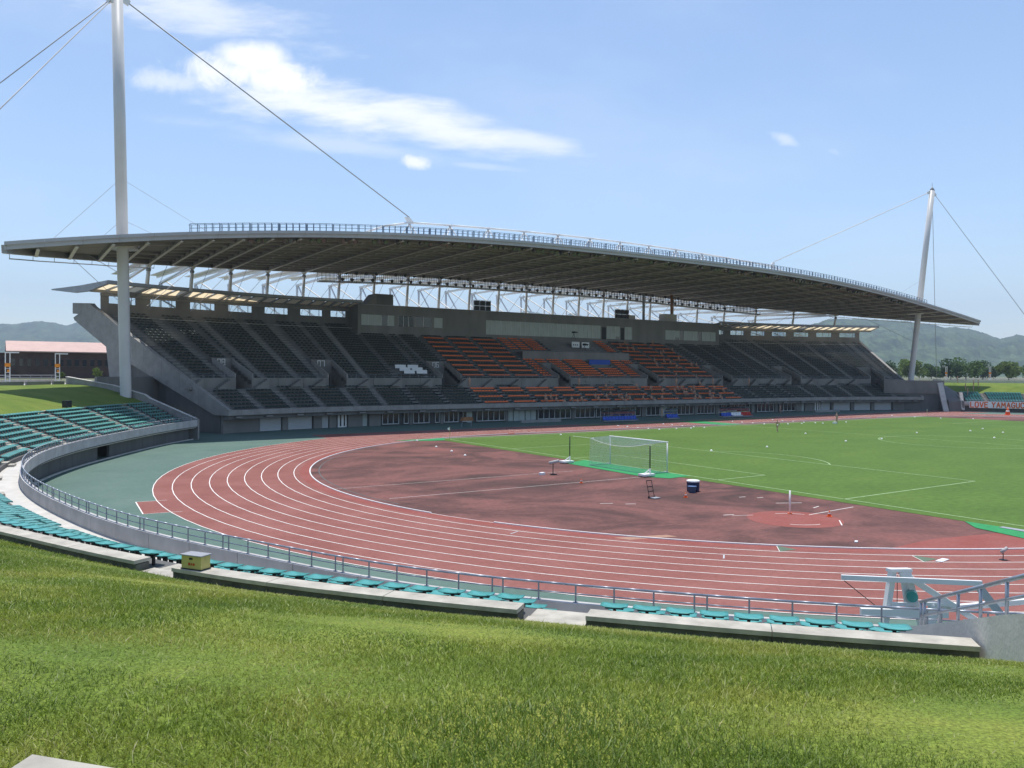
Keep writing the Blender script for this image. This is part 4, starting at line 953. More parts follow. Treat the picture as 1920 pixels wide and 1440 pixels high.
for c in cand[:300]:
    _, ph, dl, z, mir, j = c
    o = bpy.data.objects.new('terrace_seat', seat_near); COL.objects.link(o); o.location = BP(ph, dl, z); a = R_(ph); o.rotation_euler = (random.uniform(-.02, .02), 0, a+math.pi/2+random.uniform(-.03, .03))
    blk = 'right of the aisle gap' if ph > 219.55 else 'right of the yellow box' if ph > 212.25 else 'left of the yellow box'
    row = ORD[7-j]+' row' + (' along the grass' if j == 7 else '')
    tag(o, 'teal seat in the %s, %s' % (row, blk), 'seat', 'teal seats of the near terrace'); child_local('bracket', brk, o)
# the remaining seats as one mass
def mass(items, lw, name, mat, label):
    V = []; F = []; base = np.array([(-1, -1), (1, -1), (1, 1), (-1, 1)], float)
    prof = [(-.20, .05), (-.13, .005), (.06, .0), (.20, -.02)]
    for it in items:
        _, ph, dl, z, mir, j = it; p = BP(ph, dl, z, mir); a = R_(ph); c, s = math.cos(a), math.sin(a)
        if mir: c = -c
        er = np.array((c, s)); et = np.array((-s, c)); o = len(V)
        for u in (-.21, .21):
            for layer in (0, -.04):
                for y, zz in prof:   # y>0 towards the field
                    q = np.array(p[:2])-er*y+et*u; V.append((q[0], q[1], p[2]+zz+layer+(.02 if layer == 0 else 0)))
        n = 4
        def I(u, l, k): return o+u*8+l*4+k
        for k in range(3): F.append((I(0, 0, k), I(0, 0, k+1), I(1, 0, k+1), I(1, 0, k))); F.append((I(0, 1, k), I(1, 1, k), I(1, 1, k+1), I(0, 1, k+1)))
        for k in range(3):
            for u in (0, 1): F.append((I(u, 0, k), I(u, 1, k), I(u, 1, k+1), I(u, 0, k+1)))
        F.append((I(0, 0, 0), I(1, 0, 0), I(1, 1, 0), I(0, 1, 0))); F.append((I(0, 0, 3), I(0, 1, 3), I(1, 1, 3), I(1, 0, 3)))
        # support
        for u in (-.03, .03):
            pass
        q0 = np.array(p[:2]); b = len(V)
        for zz in (-.33, -.02):
            for du, dy in ((-.04, -.04), (.04, -.04), (.04, .04), (-.04, .04)): q = q0-er*dy+et*du; V.append((q[0], q[1], p[2]+zz))
        F += [(b, b+1, b+5, b+4), (b+1, b+2, b+6, b+5), (b+2, b+3, b+7, b+6), (b+3, b, b+4, b+7)]
    me = np_mesh(name, np.array(V), np.array(F), mat); o = link(name, me); tag(o, label, 'seats', None, 'stuff'); return o
rest = cand[300:]
mass([c for c in rest if not c[4]], 1, 'terrace_seats', 'seat_fade', 'many teal seats in curved rows on the left terrace')
mass([c for c in rest if c[4]], 1, 'terrace_seats', 'seat_teal', 'green seats in rows on the far right terrace')
# ------------------------------------------------------------- seats of the main stand
def stand_seat_rows():
    out = []
    def blocks(ais, a, b):
        E = [a]+[x for x in sorted(ais) if a < x < b]+[b]; return list(zip(E[:-1], E[1:]))
    for i in range(NL):
        d, z = LD0+PT*i, LZ0+RS*i
        for a, b in blocks(LAIS, SL+.7, SR-.7):
            lo, hi = a+.58, b-.58
            if i == 0 and ((a > -4 and int(a*7) % 3 == 0)): pass
            if i == NL-1 and int(abs(a)*3) % 2: continue
            n = int((hi-lo)/.52)
            org = -33 < a and b < 31.6 and i in (1, 3, 5, 6)
            for k in range(n): out.append((lo+(hi-lo)*(k+.5)/n, d, z, org))
    for j in range(NU):
        d, z = UD0+PT*j, UZ0+RS*j
        lim = [(SL+.7, SR-.7)] if j < 19 else [(SL+.7, PB0-.5), (PB1+.5, SR-.7)]
        for a0, b0 in lim:
            for a, b in blocks(AIS+[v for p in VOM for v in p]+[-4.8, 1.0, 6.8], a0, b0):
                vm = any(abs(a-v[0]) < .1 and abs(b-v[1]) < .1 for v in VOM)
                if vm and j < VROWS+1: continue
                mid = (a+b)/2; vip = -14.4 < mid < 14.4
                lo, hi = a+(.55 if not vm else .1), b-(.55 if not vm else .1)
                n = int((hi-lo)/.52)
                if n < 1: continue
                if vip:
                    if 9 <= j <= 12: continue
                    if j > 12 and -5 < mid < 9: continue
                    if j == 0: continue
                    org = True
                    if .9 < mid < 6.9 and 5 <= j <= 8: continue
                else: org = -33 < mid < 32 and j % 2 == 1 and j < 18
                if not vip and -42.2 < mid < -37.5 and j in (2, 3, 4): continue
                for k in range(n): out.append((lo+(hi-lo)*(k+.5)/n, d, z, org))
    return out
SS = stand_seat_rows()
m = MB(); m.hexa([(-.25, -.22, -.03), (.25, -.22, -.03), (.25, .18, -.05), (-.25, .18, -.05), (-.25, -.22, .03), (.25, -.22, .03), (.25, .18, .0), (-.25, .18, .0)])
m.hexa([(-.245, .16, -.02), (.245, .16, -.02), (.245, .20, -.02), (-.245, .20, -.02), (-.215, .22, .17), (.215, .22, .17), (.215, .25, .17), (-.215, .25, .17)])
SV = np.array(m.v); SF = np.array(m.f)
def smass(items, name, mat, label):
    V = []; F = []
    for i, (s, d, z, o_) in enumerate(items):
        p = ST(s, d+.42, z+.36); q = ST(s+.1, d+.42, z); a = math.atan2(q[1]-p[1], q[0]-p[0]); c, sn = math.cos(a), math.sin(a)
        W = SV.copy(); W[:, 0], W[:, 1] = SV[:, 0]*c-SV[:, 1]*sn+p[0], SV[:, 0]*sn+SV[:, 1]*c+p[1]; W[:, 2] += p[2]; V.append(W); F.append(SF+i*len(SV))
    me = np_mesh(name, np.concatenate(V), np.concatenate(F), mat); o = link(name, me); return tag(o, label, 'seats', None, 'stuff')
ORG = [x for x in SS if x[3]]; GRN = [x for x in SS if not x[3]]
def dist(x): p = ST(*x[:3]); return math.hypot(p[0]-CAM.x, p[1]-CAM.y)
ORG.sort(key=dist); GRN.sort(key=dist)
def singles(items, mat, name, label, group):
    me = bpy.data.meshes.new(name); me.from_pydata([tuple(v) for v in SV], [], [tuple(f) for f in SF]); me.update(); me.materials.append(MATS[mat])
    for s, d, z, o_ in items:
        o = bpy.data.objects.new(name, me); COL.objects.link(o); o.location = ST(s, d+.42, z+.36); p, q = ST(s, d, 0), ST(s+.1, d, 0); o.rotation_euler = (0, 0, math.atan2(q[1]-p[1], q[0]-p[0])); tag(o, label(s, d), 'seat', group)
singles(ORG[:300], 'seat_orange', 'stand_seat', lambda s, d: 'orange seat in the %s tier of the stand, %s' % ('lower' if d < 6 else 'upper', 'left half of the orange block' if s < -20 else 'nearer the middle of the stand'), 'orange seats of the main stand')
smass(ORG[300:], 'stand_seats', 'seat_orange', 'orange seats in striped rows in the middle of the stand')
smass(GRN, 'stand_seats', 'seat_green', 'dark green seats in long rows across the stand')
# white covers, blue table front
for a in (-42.0, -39.7):
    for j in range(3):
        d, z = UD0+PT*(j+2), UZ0+RS*(j+2)+.15; m = MB(); m.box((0, 0, 0), (1, 1, 1)); 
        m = MB(); sblock(m, a-.38*j+.4, a-.38*j+2.35, [(d+.2, z), (d+.26, z), (d+.40, z+.62), (d+.34, z+.62)])
        tag(m.obj('seat_cover', 'sign_white', None), 'white sheet over the %s seats of the %s covered block in the stand' % (('lowest', 'middle', 'top')[j], 'left' if a < -41 else 'right'), 'cover', 'white seat covers in the stand')
m = MB(); sblock(m, 1.2, 6.6, [(13.6, 9.9), (13.65, 9.9), (13.65, 10.9), (13.6, 10.9)]); sblock(m, 1.2, 6.6, [(13.6, 10.86), (14.5, 10.86), (14.5, 10.92), (13.6, 10.92)])
tag(m.obj('draped_table', 'blue_cloth'), 'table with a bright blue cloth front among the orange VIP seats', 'table')
# ================================================================= WALLS, FENCES, BUILDINGS, TREES, HILLS
# left wing wall that follows the bank down beside the stand
def wing(phi, prof_top, mir, label, mat='concrete_light', thick=.35):
    m = MB(); h = math.degrees(thick/2/65); P = []
    T = [(d, z) for d, z in prof_top]; Bq = [(d, 0.0) for d, z in reversed(T)]
    m.sweep([[BP(q, d, z, mir) for d, z in T+Bq] for q in (phi-h, phi+h)]); return m
t = thing('retaining_wall', 'sloping concrete wall between the left grass bank and the stand', 'wall', BP(127.1, 8, 0))
wing(127.15, [(0.0, 2.4), (.5, 2.55), (7.2, 4.75), (8.0, 5.2), (13.0, 6.3), (20.2, 7.25), (20.6, 7.3)], False, '').obj('wall', 'concrete_light', t)
m = MB(); h = .25; m.sweep([[BP(q, d, z) for d, z in ((.3, 2.46), (7.2, 4.76), (8, 5.21), (13, 6.31), (20.6, 7.31), (20.6, 7.37), (13, 6.37), (8, 5.27), (7.2, 4.82), (.3, 2.52))] for q in (126.95, 127.4)]); m.obj('capping', 'concrete_pale', t)
m = MB(); m.hexa([BP(q, d, z) for z in (3.2, 7.35) for q, d in ((118.5, 16.0), (126.9, 16.0), (126.9, 16.4), (118.5, 16.4))]); m.obj('cross_wall', 'concrete', t)
m = MB(); m.hexa([BP(q, d, z) for z in (0, 2.33) for q, d in ((120.5, -.3), (127.1, 0), (127.1, .3), (120.5, 0.0))]); 
m = MB(); P = [BP(127.2+.0*i, .6+i*6.4, 2.6+i*2.35+.55) for i in range(3)]
# low kerb wall along the top of the left bank, with gaps
kw = thing('kerb_wall', 'low grey kerb wall along the top of the left grass bank', 'wall', BP(132, 20.6, 6.3))
for a, b in ((127.6, 128.9), (129.25, 132.1), (132.5, 137.0), (137.3, 143)):
    bsweep([(20.45, 6.2), (20.75, 6.2), (20.75, 6.78), (20.45, 6.78)], a, b, .8).obj('wall_section', 'concrete', kw)
# fence along the outer edge of the concourse: low wall, posts, rails
def fence(p0, p1, dl, mir, label, n):
    f = thing('concourse_fence', label, 'fence', BP((p0+p1)/2, dl, 6.3, mir))
    bsweep([(dl, 6.2), (dl+.2, 6.2), (dl+.2, 6.85), (dl, 6.85)], p0, p1, 1.0, mir).obj('base_wall', 'concrete_pale', f)
    for zz in (7.15, 7.45): m = MB(); m.path([BP(p0+(p1-p0)*i/30, dl+.1, zz, mir) for i in range(31)], .05, 5); m.obj('rail', 'steel_grey', f)
    for i in range(n): q = p0+(p1-p0)*(i+.5)/n; m = MB(); m.tube(BP(q, dl+.1, 6.8, mir), BP(q, dl+.1, 7.46, mir), .04, 5); m.obj('post', 'steel_grey', f)
fence(122, 146, 31, False, 'steel rail fence on a low wall in front of the brick building', 22)
fence(132, 175, 24, True, 'pale rail fence along the top of the far right bank', 30)
kr = thing('kerb_wall', 'low grey wall along the top of the far right bank', 'wall', BP(140, 20.6, 6.3, True))
bsweep([(20.45, 6.2), (20.75, 6.2), (20.75, 7.0), (20.45, 7.0)], 134, 170, .8, True).obj('wall_section', 'concrete_pale', kr)
# lamp columns: two slim posts, cross bars, orange panel, arm
def lamp(p, rz, label, h=3.9):
    t = thing('lamp_post', label, 'lamp post', p, 'twin post lamps on the concourse'); ca, sa = math.cos(rz), math.sin(rz)
    def W(x, y, z): return (p[0]+x*ca-y*sa, p[1]+x*sa+y*ca, p[2]+z)
    for x in (-.24, .24): m = MB(); m.beam(W(x, 0, 0), W(x, 0, h), .10, .10, up=(ca, sa, 0)); m.obj('post', 'steel_white', t)
    for z in (.5, 1.0, 1.5, 2.0): m = MB(); m.beam(W(-.24, 0, z), W(.24, 0, z), .06, .06); m.obj('cross_bar', 'steel_white', t)
    m = MB(); m.hexa([W(x, y, z) for z in (2.2, 2.65) for x, y in ((-.3, -.07), (.3, -.07), (.3, .07), (-.3, .07))]); m.obj('panel', 'lamp_orange', t)
    m = MB(); m.hexa([W(x, y, z) for z in (1.55, 1.85) for x, y in ((-.05, -.065), (.2, -.065), (.2, .065), (-.05, .065))]); m.obj('panel', 'lamp_orange', t)
    m = MB(); m.hexa([W(x, y, z) for z in (h, h+.13) for x, y in ((-.3, -.14), (1.2, -.14), (1.2, .14), (-.3, .14))]); m.obj('lamp_head', 'steel_white', t)
lamp((-44.4, 66.0, 6.34), -.1, 'white twin post lamp at the far left before the brick building')
lamp((-38.9, 69.5, 6.34), -.1, 'white twin post lamp left of the stand before the brick building')
for i, (q, dl) in enumerate(((136.5, 22.5), (143.2, 22.5), (150.5, 22.5))):
    lamp(BP(q, dl, 6.34, True), 1.2, ('white twin post lamp nearest the stand on the far right bank', 'white twin post lamp in the middle of the far right bank', 'white twin post lamp at the right edge on the far bank')[i])
# brick building behind the left bank
bb = thing('brick_building', 'long dark brick building with a pink tiled roof behind the left bank', 'building', (-32, 183, 6.2))
Y0 = 175.0
m = MB(); m.box((-31.8, Y0+8, 9.3), (22.6, 16, 6.4)); m.obj('wall', 'brick_dark', bb)
m = MB(); m.sweep([[(x, y, z) for y, z in ((Y0-1, 12.5), (Y0+8, 15.1), (Y0+17, 12.5), (Y0+17, 12.7), (Y0+8, 15.4), (Y0-1, 12.75))] for x in (-43.2, -20.2)]); m.obj('roof', 'roof_tile_pink', bb)
m = MB(); m.box((-62.2, Y0+9, 9.2), (38, 12, 6.3)); m.obj('side_wing', 'brick_dark', bb)
for i in range(13):
    x = -41.8+1.66*i; m = MB(); m.box((x, Y0-.02, 10.0), (.85, .12, 1.6)); w = m.obj('window', 'window_dark', bb); m = MB(); m.box((x, Y0-.1, 10.88), (1.05, .14, .12)); m.obj('lintel', 'concrete_dark', w); m = MB(); m.box((x, Y0-.12, 9.15), (1.05, .2, .1)); m.obj('sill', 'concrete_dark', w)
# small white building far right among the trees
fb = thing('far_building', 'tiny pale building above the trees right of the stand', 'building', (300, 190, 6)); m = MB(); m.box((300, 190, 12), (9, 9, 12)); m.obj('wall', 'concrete_pale', fb); m = MB(); m.box((300, 190, 18.4), (10, 10, .6)); m.obj('roof', 'roof_top', fb)
# right-hand end walls of the stand area (concrete fins) and the banner
rw = thing('end_block', 'dark concrete block and slanted fins at the right end of the stand', 'wall', (133, 47, 0))
for P, mat in (([(-133.0, 0), ], None),): pass
def fin(q, prof, mat, w=.3):
    h = math.degrees(w/65); m = MB(); m.sweep([[BP(a, d, z, True) for d, z in prof] for a in (q-h, q+h)]); return m.obj('fin', mat, rw)
m = MB(); m.hexa([BP(q, d, z, True) for z in (0, 6.9) for q, d in ((121.5, 4.0), (131.8, 4.0), (131.8, 18), (121.5, 18))]); m.obj('block', 'concrete_grey', rw)
m = MB(); m.hexa([BP(q, d, z, True) for z in (3.9, 6.95) for q, d in ((121.0, 3.7), (131.9, 3.7), (131.9, 4.0), (121.0, 4.0))]); m.obj('upper_band', 'concrete', rw)
fin(131.2, [(0.8, 0), (1.2, 0), (6, 5.0), (20, 6.9), (20, 0)], 'concrete_grey')
m = MB(); m.sweep([[BP(a, d, z, True) for d, z in ((-.3, 0), (.1, 0), (4.3, 6.6), (3.7, 6.6))] for a in (130.6, 131.6)]); m.obj('slanted_fin', 'concrete_pale', rw)
m = MB(); m.sweep([[BP(a, d, z, True) for d, z in ((-.1, 0.4), (.2, 0.4), (2.0, 4.3), (1.5, 4.3))] for a in (134.0, 134.6)]); m.obj('slanted_fin', 'concrete_pale', rw)
m = MB(); m.sweep([[BP(a, d, z, True) for d, z in ((0.0, 0), (18, 0), (18, 6.6), (6, 4.9), (1.2, 2.8), (.2, 2.3))] for a in (131.7, 133.9)]); m.obj('sloping_wall', 'concrete_grey', rw)
m = MB(); m.sweep([[BP(a, d, z, True) for d, z in ((0.0, 0), (18, 0), (18, 6.6), (6, 4.4), (1.2, 2.7), (.2, 2.3))] for a in (134.2, 134.5)]); m.obj('sloping_wall', 'concrete', rw)
# banner with red letters hung on the far right parapet
def arcpt(s, z, off=-.06): 
    q = 135.4+s/ (r0(140))*180/math.pi; return BP(q, off, z, True), q
bn = thing('banner', 'long white banner with red LOVE YAMAGUCHI lettering on the far right wall', 'banner', arcpt(5, 0)[0])
m = MB(); N = 24; m.strip([arcpt(20*i/N, .92)[0] for i in range(N+1)], [arcpt(20*i/N, 2.42)[0] for i in range(N+1)]); m.strip([arcpt(20*i/N, 2.42, -.03)[0] for i in range(N+1)], [arcpt(20*i/N, .92, -.03)[0] for i in range(N+1)]); m.obj('cloth', 'sign_white', bn)
LET = {'L': [[(0, 1), (0, 0), (.6, 0)]], 'O': [[(.15, 0), (0, .25), (0, .75), (.15, 1), (.5, 1), (.65, .75), (.65, .25), (.5, 0), (.15, 0)]], 'V': [[(0, 1), (.33, 0), (.66, 1)]], 'E': [[(.6, 1), (0, 1), (0, 0), (.6, 0)], [(0, .52), (.5, .52)]],
       'Y': [[(0, 1), (.33, .5), (.66, 1)], [(.33, .5), (.33, 0)]], 'A': [[(0, 0), (.33, 1), (.66, 0)], [(.14, .36), (.52, .36)]], 'M': [[(0, 0), (.05, 1), (.38, .35), (.71, 1), (.76, 0)]], 'G': [[(.6, .8), (.45, 1), (.15, 1), (0, .75), (0, .25), (.15, 0), (.5, 0), (.62, .2), (.62, .45), (.35, .45)]],
       'U': [[(0, 1), (0, .2), (.15, 0), (.48, 0), (.62, .2), (.62, 1)]], 'C': [[(.6, .8), (.45, 1), (.15, 1), (0, .75), (0, .25), (.15, 0), (.45, 0), (.6, .2)]], 'H': [[(0, 1), (0, 0)], [(.62, 1), (.62, 0)], [(0, .5), (.62, .5)]], 'I': [[(.1, 1), (.1, 0)]]}
x = .25
for ch in 'LOVE YAMAGUCHI':
    if ch == ' ': x += .5; continue
    m = MB(); w = 0
    for st in LET[ch]:
        for (xa, za), (xb, zb) in zip(st[:-1], st[1:]):
            a = Vector(arcpt(x+xa*.92, 1.1+za*1.12, -.09)[0]); b = Vector(arcpt(x+xb*.92, 1.1+zb*1.12, -.09)[0]); e = (b-a).normalized()*.06
            d = (b-a).normalized(); rad = Vector(BP(140, 1, 0, True))-Vector(BP(140, 0, 0, True)); m.beam(a-e, b+e, .22, .03, up=rad)
        w = max(w, max(p[0] for p in st))
    m.obj('letter', 'cloth_orange', bn); x += w*.92+.30
# traffic-cone-like marker and white sheet at the right edge
# ------------------------------------------------------------- stair wing wall and its railing, right foreground
sw = thing('stair_wall', 'pale concrete wing wall of the stairs at the right edge of the near terrace', 'wall', BP(226, 6, 2))
prof = [(2.2, 2.4), (2.2, 2.95), (4.0, 3.52), (6.16, 4.26), (8.2, 4.97), (11.5, 6.0), (11.5, 4.6), (7.4, 3.8), (4, 2.6)]
m = MB(); m.sweep([[BP(a, d, z) for d, z in prof] for a in (225.0, 225.5)]); m.obj('wall', 'concrete_pale', sw)
m = MB(); m.hexa([BP(q, d, z) for z in (1.7, 1.78) for q, d in ((225.5, .3), (229, .3), (229, 2.2), (225.5, 2.2))]); m.obj('landing', 'concrete_pale', sw)
for k in range(12):
    m = MB(); m.hexa([BP(q, d, z) for z in (1.2+.3*k, 1.98+.3*k) for q, d in ((225.52, 2.2+.75*k), (229, 2.2+.75*k), (229, 2.97+.75*k), (225.52, 2.97+.75*k))]); m.obj('step', 'concrete_light', sw)
sr = thing('stair_railing', 'sloping blue grey handrail on the stair wall at the right edge', 'railing', BP(225.5, 3, 3))
P = [(3.3, 3.78), (6.6, 4.95), (8.2, 5.52), (11.5, 6.6)]
def SRp(d, z): return BP(225.28, d, z)
m = MB(); m.path([SRp(d, z) for d, z in P], .034, 8); m.obj('top_rail', 'galv', sr, True)
m = MB(); m.path([SRp(d, z-.27) for d, z in P], .025, 8); m.obj('mid_rail', 'galv', sr, True)
for d in (3.32, 3.55, 4.4, 5.4, 6.4, 7.4, 8.4, 9.4):
    zt = float(np.interp(d, [p[0] for p in P], [p[1] for p in P])); zb = float(np.interp(d, [2.2, 4.0, 6.16, 8.2, 11.5], [2.95, 3.52, 4.26, 4.97, 6.0])); m = MB(); m.tube(SRp(d, zb-.03), SRp(d, zt), .028, 8); m.obj('post', 'galv', sr, True)
# ------------------------------------------------------------- yellow extinguisher box on the coping
bx = thing('extinguisher_box', 'yellow metal box with red characters on the coping beside an aisle', 'box', BP(212.95, 7.3, 4.32))
cp = Vector(BP(213.15, 7.36, 4.32)); a = R_(213.15); er = Vector((math.cos(a), math.sin(a), 0)); et = Vector((math.sin(a), -math.cos(a), 0))   # et: to the right as seen from the slope
et = Vector((-math.sin(a), math.cos(a), 0))
def Bx(u, v, z): return cp+et*(u*.68)+er*(v*.68)+Vector((0, 0, z*.66))
m = MB(); m.hexa([Bx(u, v, z) for z in (.03, .40) for u, v in ((-.36, -.17), (.36, -.17), (.36, .17), (-.36, .17))]); m.obj('body', 'yellow_box', bx)
m = MB(); m.hexa([Bx(u, v, z) for z, k in ((.40, 0), (.43, 1)) for u, v in ((-.39, -.21), (.39, -.21), (.39, .21), (-.39, .21))]); m.obj('lid', 'steel_grey', bx)
m = MB(); m.hexa([Bx(u, v, z) for z in (0, .03) for u, v in ((-.38, -.19), (.38, -.19), (.38, .19), (-.38, .19))]); m.obj('base_rail', 'black_metal', bx)
m = MB(); m.hexa([Bx(u, v, z) for z in (.29, .345) for u, v in ((-.07, .172), (.05, .172), (.05, .18), (-.07, .18))]); m.obj('handle', 'black_metal', bx)
KAN = [[((0, .9), (.15, .75)), ((0, .6), (.15, .45)), ((0, 0), (.2, .3)), ((.35, 1), (.42, .75)), ((.9, 1), (.8, .75)), ((.62, 1), (.62, .65)), ((.38, .62), (.38, 0)), ((.38, .62), (.9, .62)), ((.9, .62), (.9, 0)), ((.38, .42), (.9, .42)), ((.38, .22), (.9, .22))],
       [((.5, 1), (.5, .5)), ((.5, .5), (.05, 0)), ((.5, .5), (.95, 0)), ((.15, .75), (.25, .5)), ((.85, .8), (.7, .55))],
       [((.1, 1), (.4, 1)), ((.1, .72), (.4, .72)), ((.1, 1), (.1, .72)), ((.4, 1), (.4, .72)), ((.6, 1), (.9, 1)), ((.6, .72), (.9, .72)), ((.6, 1), (.6, .72)), ((.9, 1), (.9, .72)), ((0, .5), (1, .5)), ((.5, .65), (.1, .32)), ((.5, .55), (.9, .32)), ((.1, .28), (.4, .28)), ((.1, 0), (.4, 0)), ((.1, .28), (.1, 0)), ((.4, .28), (.4, 0)), ((.6, .28), (.9, .28)), ((.6, 0), (.9, 0)), ((.6, .28), (.6, 0)), ((.9, .28), (.9, 0))]]
for k, st in enumerate(KAN):
    m = MB(); x0 = -.115+k*.08     # letters run left to right as seen from the slope
    for (xa, za), (xb, zb) in st:
        A = Bx(.125-k*.085-xa*.062, .176, .13+za*.062); B = Bx(.125-k*.085-xb*.062, .176, .13+zb*.062); m.beam(A, B, .0085, .006, up=er)
    m.obj('character', 'red_paint', bx)
# dark speaker-like box on the left terrace back row
sb = thing('loudspeaker_box', 'small dark box standing behind the back row of the left terrace', 'box', BP(142.2, 7.6, 4.2)); m = MB(); p = BP(141.5, 7.55, 4.75); m.box(p, (.8, .5, .7), .9); m.obj('body', 'black_metal', sb); m = MB(); m.box((p[0], p[1], 4.37), (.1, .1, .3)); m.obj('stand', 'black_metal', sb)
# flat concrete covers lying in the foreground grass
sl = thing('access_slab', 'pale concrete slab corner at the lower left in the near grass', 'slab', (-45.8, -48.6, 6.4)); m = MB()
z1 = 6.62; m.hexa([(x, y, z) for z in (6.2, z1) for x, y in ((-46.55, -48.95), (-45.0, -49.35), (-45.35, -48.9), (-45.93, -48.22))][:4]+[(x, y, z1) for x, y in ((-46.55, -48.95), (-45.0, -49.35), (-45.35, -48.9), (-45.93, -48.22))]); m.obj('top', 'coping', sl)
q = BP(202.5, 9.4, bankz(9.4)+.04); sl2 = thing('drain_cover', 'small flat concrete cover lying in the grass below the left seats', 'cover', q); m = MB(); m.box((q[0], q[1], q[2]), (.7, .45, .08), .3); m.obj('slab', 'coping', sl2)
# ------------------------------------------------------------- trees
def leafball(centers, n, size, rad):
    """many small leaf quads spread through clumps"""
    idx = rng.integers(0, len(centers), n); c = np.array(centers)[idx]; dirs = rng.normal(size=(n, 3)); dirs /= np.linalg.norm(dirs, axis=1)[:, None]
    rr = np.array(rad)[idx]*(rng.uniform(.55, 1.08, n)); P = c+dirs*rr[:, None]*np.array((1, 1, .8))
    a = rng.normal(size=(n, 3)); a /= np.linalg.norm(a, axis=1)[:, None]; b = np.cross(a, rng.normal(size=(n, 3))); b /= np.linalg.norm(b, axis=1)[:, None]
    s = size*rng.uniform(.6, 1.3, n)[:, None]; V = np.stack([P-a*s, P+b*s*.6, P+a*s, P-b*s*.6], 1).reshape(-1, 3); F = np.arange(4*n).reshape(n, 4); return V, F
def tree(base, h, w, mat, label, n=1500, size=.3, group='trees beyond the far right bank'):
    t = thing('tree', label, 'tree', base, group); b = Vector(base)
    m = MB(); m.tube(b, b+Vector((0, 0, h*.45)), h*.03, 7, h*.02); 
    for k in range(5): a = k*1.26+random.random(); m.tube(b+Vector((0, 0, h*.35)), b+Vector((math.cos(a)*w*.3, math.sin(a)*w*.3, h*(.55+.1*random.random()))), h*.015, 5, h*.006)
    m.obj('trunk', 'bark', t)
    C = []; Rr = []
    for k in range(14):
        a = random.random()*6.28; r = w*.5*math.sqrt(random.random())*.85; z = h*(.32+.6*random.random()); f = 1-.55*max(0, (z/h-.5))*2*r/w*2
        C.append((base[0]+math.cos(a)*r*f, base[1]+math.sin(a)*r*f, base[2]+z)); Rr.append(w*random.uniform(.14, .26))
    V, F = leafball(C, n, size, Rr); o = link('crown', np_mesh('crown', V, F, mat), t)
LT = ['broad green tree', 'dark dense tree', 'pale yellow green tree', 'tall rounded tree', 'low spreading tree']
x = 0
for i in range(19):
    az = R_(57.0+ i*1.12+random.uniform(-.3, .3)); dist_ = random.uniform(400, 500); p = (CAM.x+math.sin(az)*dist_, CAM.y+math.cos(az)*dist_, 6.1)
    k = i % 5; tree(p, random.uniform(7.5, 10.5), random.uniform(10, 16), ('leaf', 'leaf_dark', 'leaf_light', 'leaf', 'leaf_dark')[k], '%s %s behind the far right bank' % (LT[k], ('just right of the stand', 'behind the second lamp post', 'towards the middle of the tree line', 'near the right edge')[min(3, i//5)]), 2200, .55)
tree((-51.5, 158, 6.1), 4.4, 4.6, 'leaf', 'leafy green tree at the far left edge beside the brick building', 1500, .22, None)
for (bx_, by), h, lb in (((-34.6, 132), 1.9, 'small yellow green shrub beside the lamp post before the brick building'), ((-28.1, 134), 2.6, 'young bright green tree before the brick building near the stand')):
    tree((bx_, by, 6.2), h, h*.8, 'leaf_light', lb, 700, .12, None)
# ------------------------------------------------------------- hills
def ridge(name, pts, dist_, depth, seed, label):
    """ridge line through (azimuth offset px, height px above the horizon) seen from the ground, real size"""
    r2 = np.random.default_rng(seed); us = np.arange(pts[0][0], pts[-1][0]+1, 3.0); hs = np.interp(us, [p[0] for p in pts], [p[1] for p in pts])
    ph = r2.uniform(0, 6.28, 12); fr = np.array([.013, .021, .034, .055, .089, .14, .21, .33, .5, .7, .9, 1.1]); am = 1.6/np.arange(1, 13)**.9
    hs = hs+sum(am[k]*np.sin(fr[k]*us+ph[k]) for k in range(12))
    nr = 40; V = np.zeros((nr, len(us), 3)); az = YAW+np.arctan((us-997)/1499.0); cosd = np.cos(az-YAW)
    for j in range(nr):
        t = j/(nr-1); D = (dist_-depth*t)
        prof = (1-t)**1.25
        Hm = 8.1+(hs/1499.0)*dist_/1.0
        bump = sum((34/(k+1)**.8)*np.sin(us*fr[k]*1.7+ph[k]*2+j*(.5+.31*k)) for k in range(9))*(t*(1-t)*2.2)
        V[j, :, 0] = CAM.x+np.sin(az)*D/cosd; V[j, :, 1] = CAM.y+np.cos(az)*D/cosd; V[j, :, 2] = 6+(Hm-6)*prof+bump*prof**.3*.9
        V[j, :, 2] = np.maximum(V[j, :, 2], 6 if j < nr-1 else 4)
    n = len(us); idx = np.arange(nr*n).reshape(nr, n); F = np.stack([idx[:-1, :-1], idx[1:, :-1], idx[1:, 1:], idx[:-1, 1:]], -1).reshape(-1, 4)
    me = np_mesh(name, V.reshape(-1, 3), F, 'forest'); me.polygons.foreach_set('use_smooth', [True]*len(me.polygons)); o = link(name, me); struct(o, label); return o
ridge('hills', [(1380, 20), (1480, 80), (1550, 101), (1610, 106), (1680, 104), (1747, 97), (1770, 90), (1792, 91), (1817, 89), (1842, 82), (1875, 70), (1905, 77), (1925, 73), (2000, 60), (2100, 75), (2300, 40)], 3600, 1700, 3, 'wooded hill rising behind the right end of the stand')
ridge('hills', [(700, 60), (900, 100), (960, 108), (985, 119), (1010, 113), (1045, 100), (1070, 112), (1110, 104), (1200, 95), (1300, 96), (1420, 90), (1600, 60)], 5600, 1800, 5, 'distant hills behind the middle of the stand')
ridge('hills', [(-400, 60), (-200, 90), (-60, 86), (0, 89), (25, 87), (50, 90), (78, 93), (100, 89), (124, 84), (148, 91), (180, 94), (260, 97), (400, 80), (620, 50), (800, 30)], 4800, 1900, 9, 'hazy blue wooded hills behind the left end of the stand')
